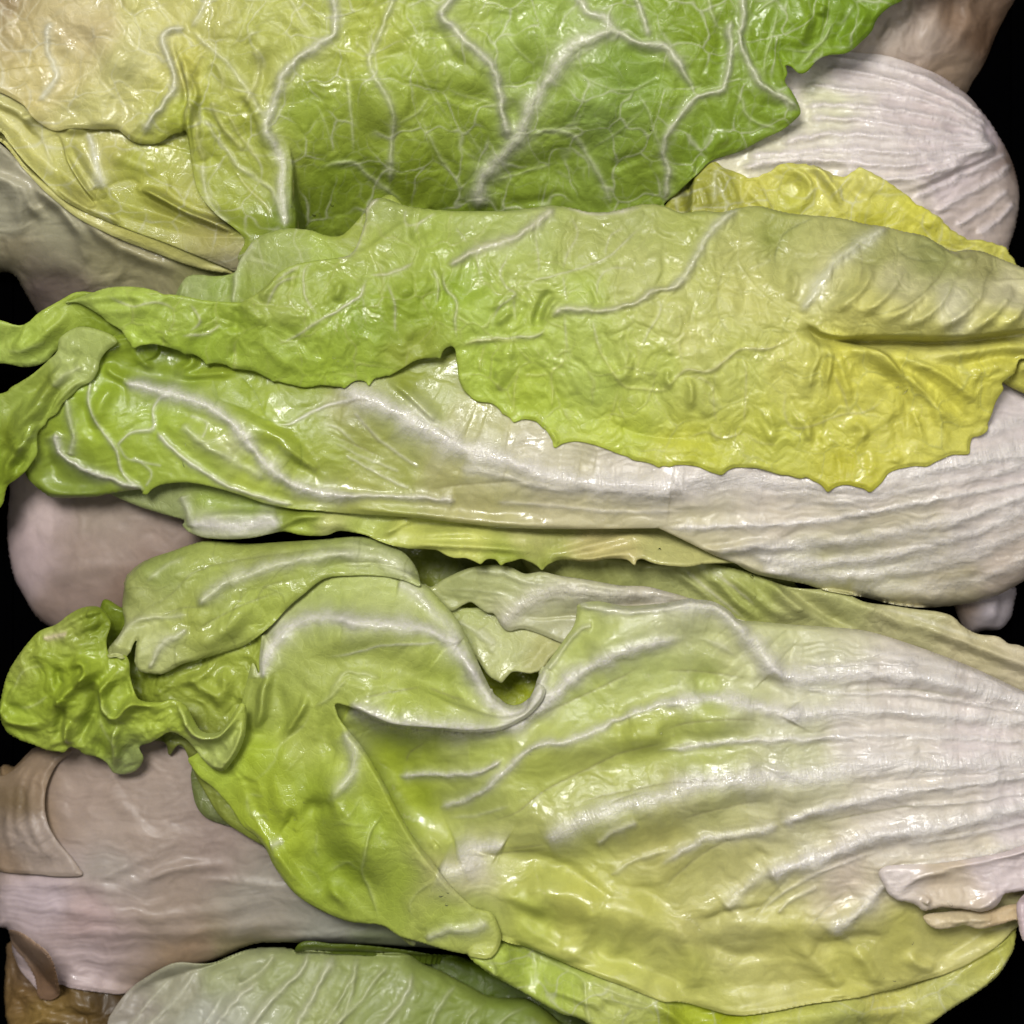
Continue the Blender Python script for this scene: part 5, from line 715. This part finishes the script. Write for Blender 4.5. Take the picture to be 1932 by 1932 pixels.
for p_, w_, h_, m in (('300,1035 220,1110 190,1220 150,1310 80,1360', 5, 9, .8), ('1230,1090 1150,1160 1080,1210 970,1270 820,1315 720,1370 640,1415', 7, 12, .85), ('640,1415 625,1460 645,1530 700,1600 690,1700 705,1810', 3, 8, .5), ('1240,1092 1330,1112 1470,1132 1600,1110 1700,1090', 4, 4, .8), ('220,1450 330,1450 430,1410 490,1380', 3.5, 5, .6), ('225,1460 190,1560 100,1620 -20,1700', 3, 4, .7), ('320,1480 370,1600 370,1780', 2.2, 3, .5),
    ('970,1290 970,1350 930,1440 960,1520 1010,1560 930,1620 890,1700 900,1760', 2.4, 3, .5), ('1010,1560 1100,1490 1250,1450 1480,1370 1620,1250 1720,1170', 2.5, 4, .5), ('1480,1370 1510,1250 1600,1200', 2, 2, .4), ('1640,1420 1520,1420 1450,1480 1440,1600', 2, 2, .4), ('1260,1450 1280,1600', 2, 2, .4), ('1110,1230 1130,1350 1135,1460', 2, 2, .4), ('1290,1130 1340,1230 1280,1350 1260,1450', 2.4, 2, .4), ('800,1340 830,1480', 2, 2, .4), ('430,1090 435,1190 560,1160', 2, 2, .4), ('690,1200 760,1290', 2, 2, .3),
    ('1960,1430 1870,1520 1740,1540 1650,1600 1500,1640 1380,1640 1250,1640 1190,1690', 5.5, 12, .7), ('1190,1690 1150,1765 1080,1782 900,1790 780,1805 700,1820', 4, 8, .55), ('1750,1550 1780,1640 1700,1780 1660,1920', 2.2, 3, .4), ('1410,1680 1440,1790 1480,1920', 2.2, 3, .4), ('560,1400 600,1500 590,1620', 3, 8, .4), ('1270,1650 1280,1800 1300,1920', 2.2, 3, .4), ('470,1240 500,1180 600,1120', 2.2, 3, .4), ('1000,1570 1010,1700', 2, 3, .3), ('200,1560 220,1720', 2, 3, .3)): bc.v('A2', p_, w_, h_, (196, 190, 156), m=m)
for p_, w_, h_ in (('1240,1510 1160,1590 1125,1690 1130,1760', (9, 6), -20), ('1250,1560 1180,1640 1150,1740', 6, 9), ('470,1290 490,1240 600,1200', 6, -8), ('530,1400 600,1480 620,1560 600,1640', (6, 10), -12), ('500,1500 520,1650 470,1800', 18, -10), ('660,1470 760,1530 800,1600', 26, -9), ('930,1400 940,1520', 7, -6), ('880,1660 960,1580 1050,1540', 7, 6), ('150,1370 260,1300 400,1200 520,1150', (5, 12), 6), ('1000,1640 900,1720', 5, 7), ('1080,1600 1020,1700', 6, -7), ('300,1640 400,1560 480,1500', 10, 7), ('100,1480 50,1600', 7, 8)): bc.f('A2', p_, w_, h_)
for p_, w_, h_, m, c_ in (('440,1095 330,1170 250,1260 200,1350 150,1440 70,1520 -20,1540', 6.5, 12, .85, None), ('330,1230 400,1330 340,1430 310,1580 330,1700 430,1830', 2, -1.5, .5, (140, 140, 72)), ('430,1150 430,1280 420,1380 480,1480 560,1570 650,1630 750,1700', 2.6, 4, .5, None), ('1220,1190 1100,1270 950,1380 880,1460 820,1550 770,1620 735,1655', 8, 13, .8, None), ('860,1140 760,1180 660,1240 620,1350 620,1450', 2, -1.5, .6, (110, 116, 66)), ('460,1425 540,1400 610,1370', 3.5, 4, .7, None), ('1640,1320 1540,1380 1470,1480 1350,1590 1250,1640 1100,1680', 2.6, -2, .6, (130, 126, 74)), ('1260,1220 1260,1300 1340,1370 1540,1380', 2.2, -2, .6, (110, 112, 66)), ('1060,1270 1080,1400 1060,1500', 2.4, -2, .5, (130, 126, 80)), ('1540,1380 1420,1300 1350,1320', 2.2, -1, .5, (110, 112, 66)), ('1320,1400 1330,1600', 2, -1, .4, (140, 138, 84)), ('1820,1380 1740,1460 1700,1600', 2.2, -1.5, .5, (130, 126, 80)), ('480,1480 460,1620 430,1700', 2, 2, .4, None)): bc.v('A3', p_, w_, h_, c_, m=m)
for p_, w_, h_ in (('1090,1360 1110,1450 1060,1540 960,1620 880,1660', 7, 12), ('1280,1400 1250,1500 1160,1600 1040,1680', 7, 9), ('1440,1400 1420,1520 1300,1640 1130,1720', 7, 10), ('1560,1450 1520,1560 1400,1680 1250,1750', 7, 9), ('1740,1440 1700,1560 1580,1680 1420,1770', 7, 11), ('1880,1480 1820,1600 1700,1720 1560,1790', 7, 10), ('1960,1560 1880,1680 1760,1770', 7, 9), ('980,1450 940,1560 860,1640', 6, -8), ('700,1420 720,1500 690,1600', 7, 9), ('640,1300 660,1420 700,1560', 10, -8), ('1180,1230 1080,1300 900,1440', (8, 5), -8), ('900,1160 1000,1200 1100,1200', 8, -6), ('1540,1330 1600,1380 1700,1370', 6, 8), ('550,1150 600,1220 580,1300', 10, -6)): bc.f('A3', p_, w_, h_)
# the slit under the rolled part
bc.f('O', '1512,606 1530,620 1553,634 1590,641 1640,640 1700,640 1760,642 1830,640 1880,634 2000,620', (4, 16), -62, te=0.10)
bc.f('O', '1530,560 1600,575 1700,590 1800,596 1990,590', (55, 36), 34, te=0.2)
bc.f('O', '1780,690 1850,680 1900,672 2000,690', (10, 8), -26)
bc.f('B3', '760,10 880,70 1000,100 1120,140 1200,190 1260,260 1290,330 1290,420', (6, 12), 24)
bc.f('B3', '900,60 1050,80 1300,90 1600,110', (8, 14), -12)
for p_, w_, h_ in (('780,40 840,150 800,280 780,400', 7, 10), ('850,80 900,170 890,290 860,340', 7, 12), ('930,110 960,220 1000,360 1020,440', 7, 9), ('1180,200 1300,380 1320,540', 8, -11), ('1220,210 1370,330 1480,450 1600,560', 6, 9), ('1210,180 1400,280 1540,400 1660,540', 6, -8), ('1230,160 1450,240 1600,340 1740,440', 6, 8), ('1260,140 1500,190 1700,280', 7, -7), ('1320,420 1380,560 1400,680', 6, 9), ('1240,440 1260,580 1300,700', 6, -9), ('1440,420 1500,560 1520,660', 6, 8), ('700,480 780,540 800,640', 7, 8), ('840,480 830,600 860,680', 7, -8), ('150,260 170,360 160,470', 6, 8), ('240,290 300,350 290,400', 6, -8), ('550,430 600,560 560,640', 8, 7), ('980,500 1080,560 1040,680', 8, 8), ('900,620 950,700 920,800', 8, -6), ('1100,640 1130,720 1100,820', 7, 6), ('1260,680 1240,740', 6, 6)): bc.f('B3', p_, w_, h_)
for p_, w_, h_, m in (('-20,350 60,320 140,240 260,250 350,190 430,130 560,130 650,100 750,30', 3.8, 6, .6), ('110,0 110,110 130,230', 2, 2, .4), ('130,250 280,320 290,420 310,540', 2, 2.5, .4), ('460,170 460,330 450,560', 2, 2.5, .4), ('270,520 290,580 350,600 420,580 450,540', 2.2, 5, .5), ('650,280 670,370 660,450 700,540 800,540 900,500 1000,470 1100,460 1180,400 1220,330', 2.2, 2.5, .45), ('920,240 980,380 1010,480', 2, 2.5, .4), ('450,560 520,620 640,640', 2, 2, .3), ('150,600 260,570 330,640', 2, 2, .3)): bc.v('B3', p_, w_, h_, (184, 176, 120), m=m)
for p_, w_, h_, m in (('1420,0 1450,120 1550,290 1600,330 1700,340 1800,345 1880,300', 2.6, 5, .5), ('1650,0 1660,180 1650,320', 2, 2.5, .4), ('700,120 800,90 950,85 1060,90', 3, 6, .5), ('850,100 820,220 830,260', 2, 4, .4), ('1280,40 1260,200 1200,260 1220,420', 2.2, 4, .4), ('1040,260 1110,270 1200,260', 2, 3, .4), ('1040,200 1010,300 1000,420 1000,500', 2.6, 7, .4), ('1210,320 1200,440', 2.4, 6, .3), ('1550,340 1530,440 1490,540', 2, 2, .3)): bc.v('B2', p_, w_, h_, (190, 190, 110), m=m)
for p_, w_, h_ in (('640,130 680,200 700,290 760,370', 5, 8), ('1450,200 1560,280 1600,220 1580,120', 9, 9), ('1820,220 1810,300 1860,320', 6, 9), ('1300,340 1340,420 1300,480', 9, -8), ('900,200 920,300 880,360', 8, 7), ('1100,40 1180,120 1160,220', 8, -8), ('1180,560 1210,600 1220,640', 5, 7), ('450,40 520,120 560,170', 12, -9), ('1000,60 960,200 1020,300', 10, 7), ('200,20 260,140 200,260', 12, 6)): bc.f('B2', p_, w_, h_)
for p_, w_, h_ in (('1240,0 1250,120 1200,200', (8, 5), -10), ('1320,40 1480,180 1600,260', 10, 6), ('900,40 860,90', 8, 6), ('1700,60 1650,200', 9, -6)): bc.f('B1', p_, w_, h_)
for p_, w_, h_ in (('1260,1600 1250,1700 1230,1780', 7, -14), ('1270,1600 1350,1650 1400,1740', 8, 9), ('420,1620 560,1650 700,1640 860,1620', 9, 7), ('640,1700 800,1800 900,1760', 10, -7), ('880,1570 860,1650 800,1740', 8, -8), ('1100,1610 1040,1720 960,1860', 10, 7), ('1460,1700 1560,1780 1640,1880', 9, -7), ('1480,1440 1400,1560 1380,1620', 8, 8), ('1560,1420 1530,1520', 6, -6), ('370,1600 500,1580 650,1570 850,1590', 8, 9)): bc.f('A1', p_, w_, h_)
bc.build()

# ------------------------------------------------------------------ water drops lying on the wet leaves
mw = bpy.data.materials.new('water'); mw.use_nodes = True; nw = mw.node_tree
for n_ in list(nw.nodes): nw.nodes.remove(n_)
ow = nw.nodes.new('ShaderNodeOutputMaterial'); gw = nw.nodes.new('ShaderNodeBsdfGlossy'); tw = nw.nodes.new('ShaderNodeBsdfTransparent'); fw = nw.nodes.new('ShaderNodeFresnel'); xw = nw.nodes.new('ShaderNodeMixShader')
gw.inputs['Roughness'].default_value = 0.1; fw.inputs['IOR'].default_value = 1.33
nw.links.new(fw.outputs[0], xw.inputs[0]); nw.links.new(tw.outputs[0], xw.inputs[1]); nw.links.new(gw.outputs[0], xw.inputs[2]); nw.links.new(xw.outputs[0], ow.inputs[0])
rd = random.Random(5); dv, df = [], []
spots = [(1480, 690, 24, 10), (1700, 720, 14, 6), (990, 1410, 12, 7), (1220, 1390, 20, 8), (680, 805, 6, 2), (512, 760, 3, 1), (1190, 190, 40, 18), (1130, 60, 60, 10), (960, 780, 40, 12), (1050, 830, 24, 8), (1370, 800, 40, 12), (640, 690, 20, 5), (240, 800, 30, 8), (1650, 320, 30, 5), (1560, 285, 30, 6), (1380, 1060, 60, 10), (1180, 1000, 50, 8), (380, 1280, 20, 6), (545, 1530, 16, 6), (860, 1700, 16, 5), (1750, 1800, 80, 10), (850, 1460, 60, 7), (1000, 1840, 40, 4), (330, 870, 20, 6), (570, 380, 30, 6), (1260, 600, 80, 14), (600, 940, 90, 14)]
for sx, sy, sp_, n in spots:
    for _ in range(n):
        x = sx+rd.gauss(0, sp_); y = sy+rd.gauss(0, sp_*0.8)
        if not (0 < x < 1932 and 0 < y < 1932): continue
        r_ = 1.3+2.6*rd.random()**2.2; st = 1+1.4*rd.random()**2; an = rd.random()*6.28
        i_ = int((x-G0)/STEP); j_ = int((y-G0)/STEP); z_ = float(HB[j_, i_]); gx_ = float(HB[j_, i_+2]-HB[j_, i_-2])/(4*STEP); gy_ = float(HB[j_+2, i_]-HB[j_-2, i_])/(4*STEP)
        if abs(gx_)+abs(gy_) > 1.2: continue
        kk = (HC-z_)/(HC-ZR); b0 = len(dv); NS = 12
        for ring, (rr_, hh) in enumerate(((1.0, -0.15), (0.93, 0.18), (0.66, 0.42), (0.3, 0.55))):
            for q in range(NS):
                a_ = 2*math.pi*q/NS; ux, uy = r_*st*rr_*math.cos(a_), r_*rr_*math.sin(a_)
                dx_ = ux*math.cos(an)-uy*math.sin(an); dy_ = ux*math.sin(an)+uy*math.cos(an)
                dv.append((((x-CX)*kk+dx_)*U, ((CX-y)*kk-dy_)*U, (z_+gx_*dx_+gy_*dy_+hh*r_)*U))
        dv.append(((x-CX)*kk*U, (CX-y)*kk*U, (z_+0.6*r_)*U))
        for ring in range(3):
            for q in range(NS):
                q2 = (q+1) % NS; df.append((b0+ring*NS+q, b0+ring*NS+q2, b0+(ring+1)*NS+q2, b0+(ring+1)*NS+q))
        for q in range(NS):
            q2 = (q+1) % NS; df.append((b0+3*NS+q, b0+3*NS+q2, b0+4*NS))
me = bpy.data.meshes.new('water_drops'); me.from_pydata(dv, [], df); me.update(); me.polygons.foreach_set('use_smooth', [True]*len(me.polygons)); me.materials.append(mw)
o = bpy.data.objects.new('water_drops', me); col.objects.link(o)
o['label'] = 'small clear water drops scattered over the wet lettuce leaves'; o['category'] = 'water'; o['kind'] = 'stuff'
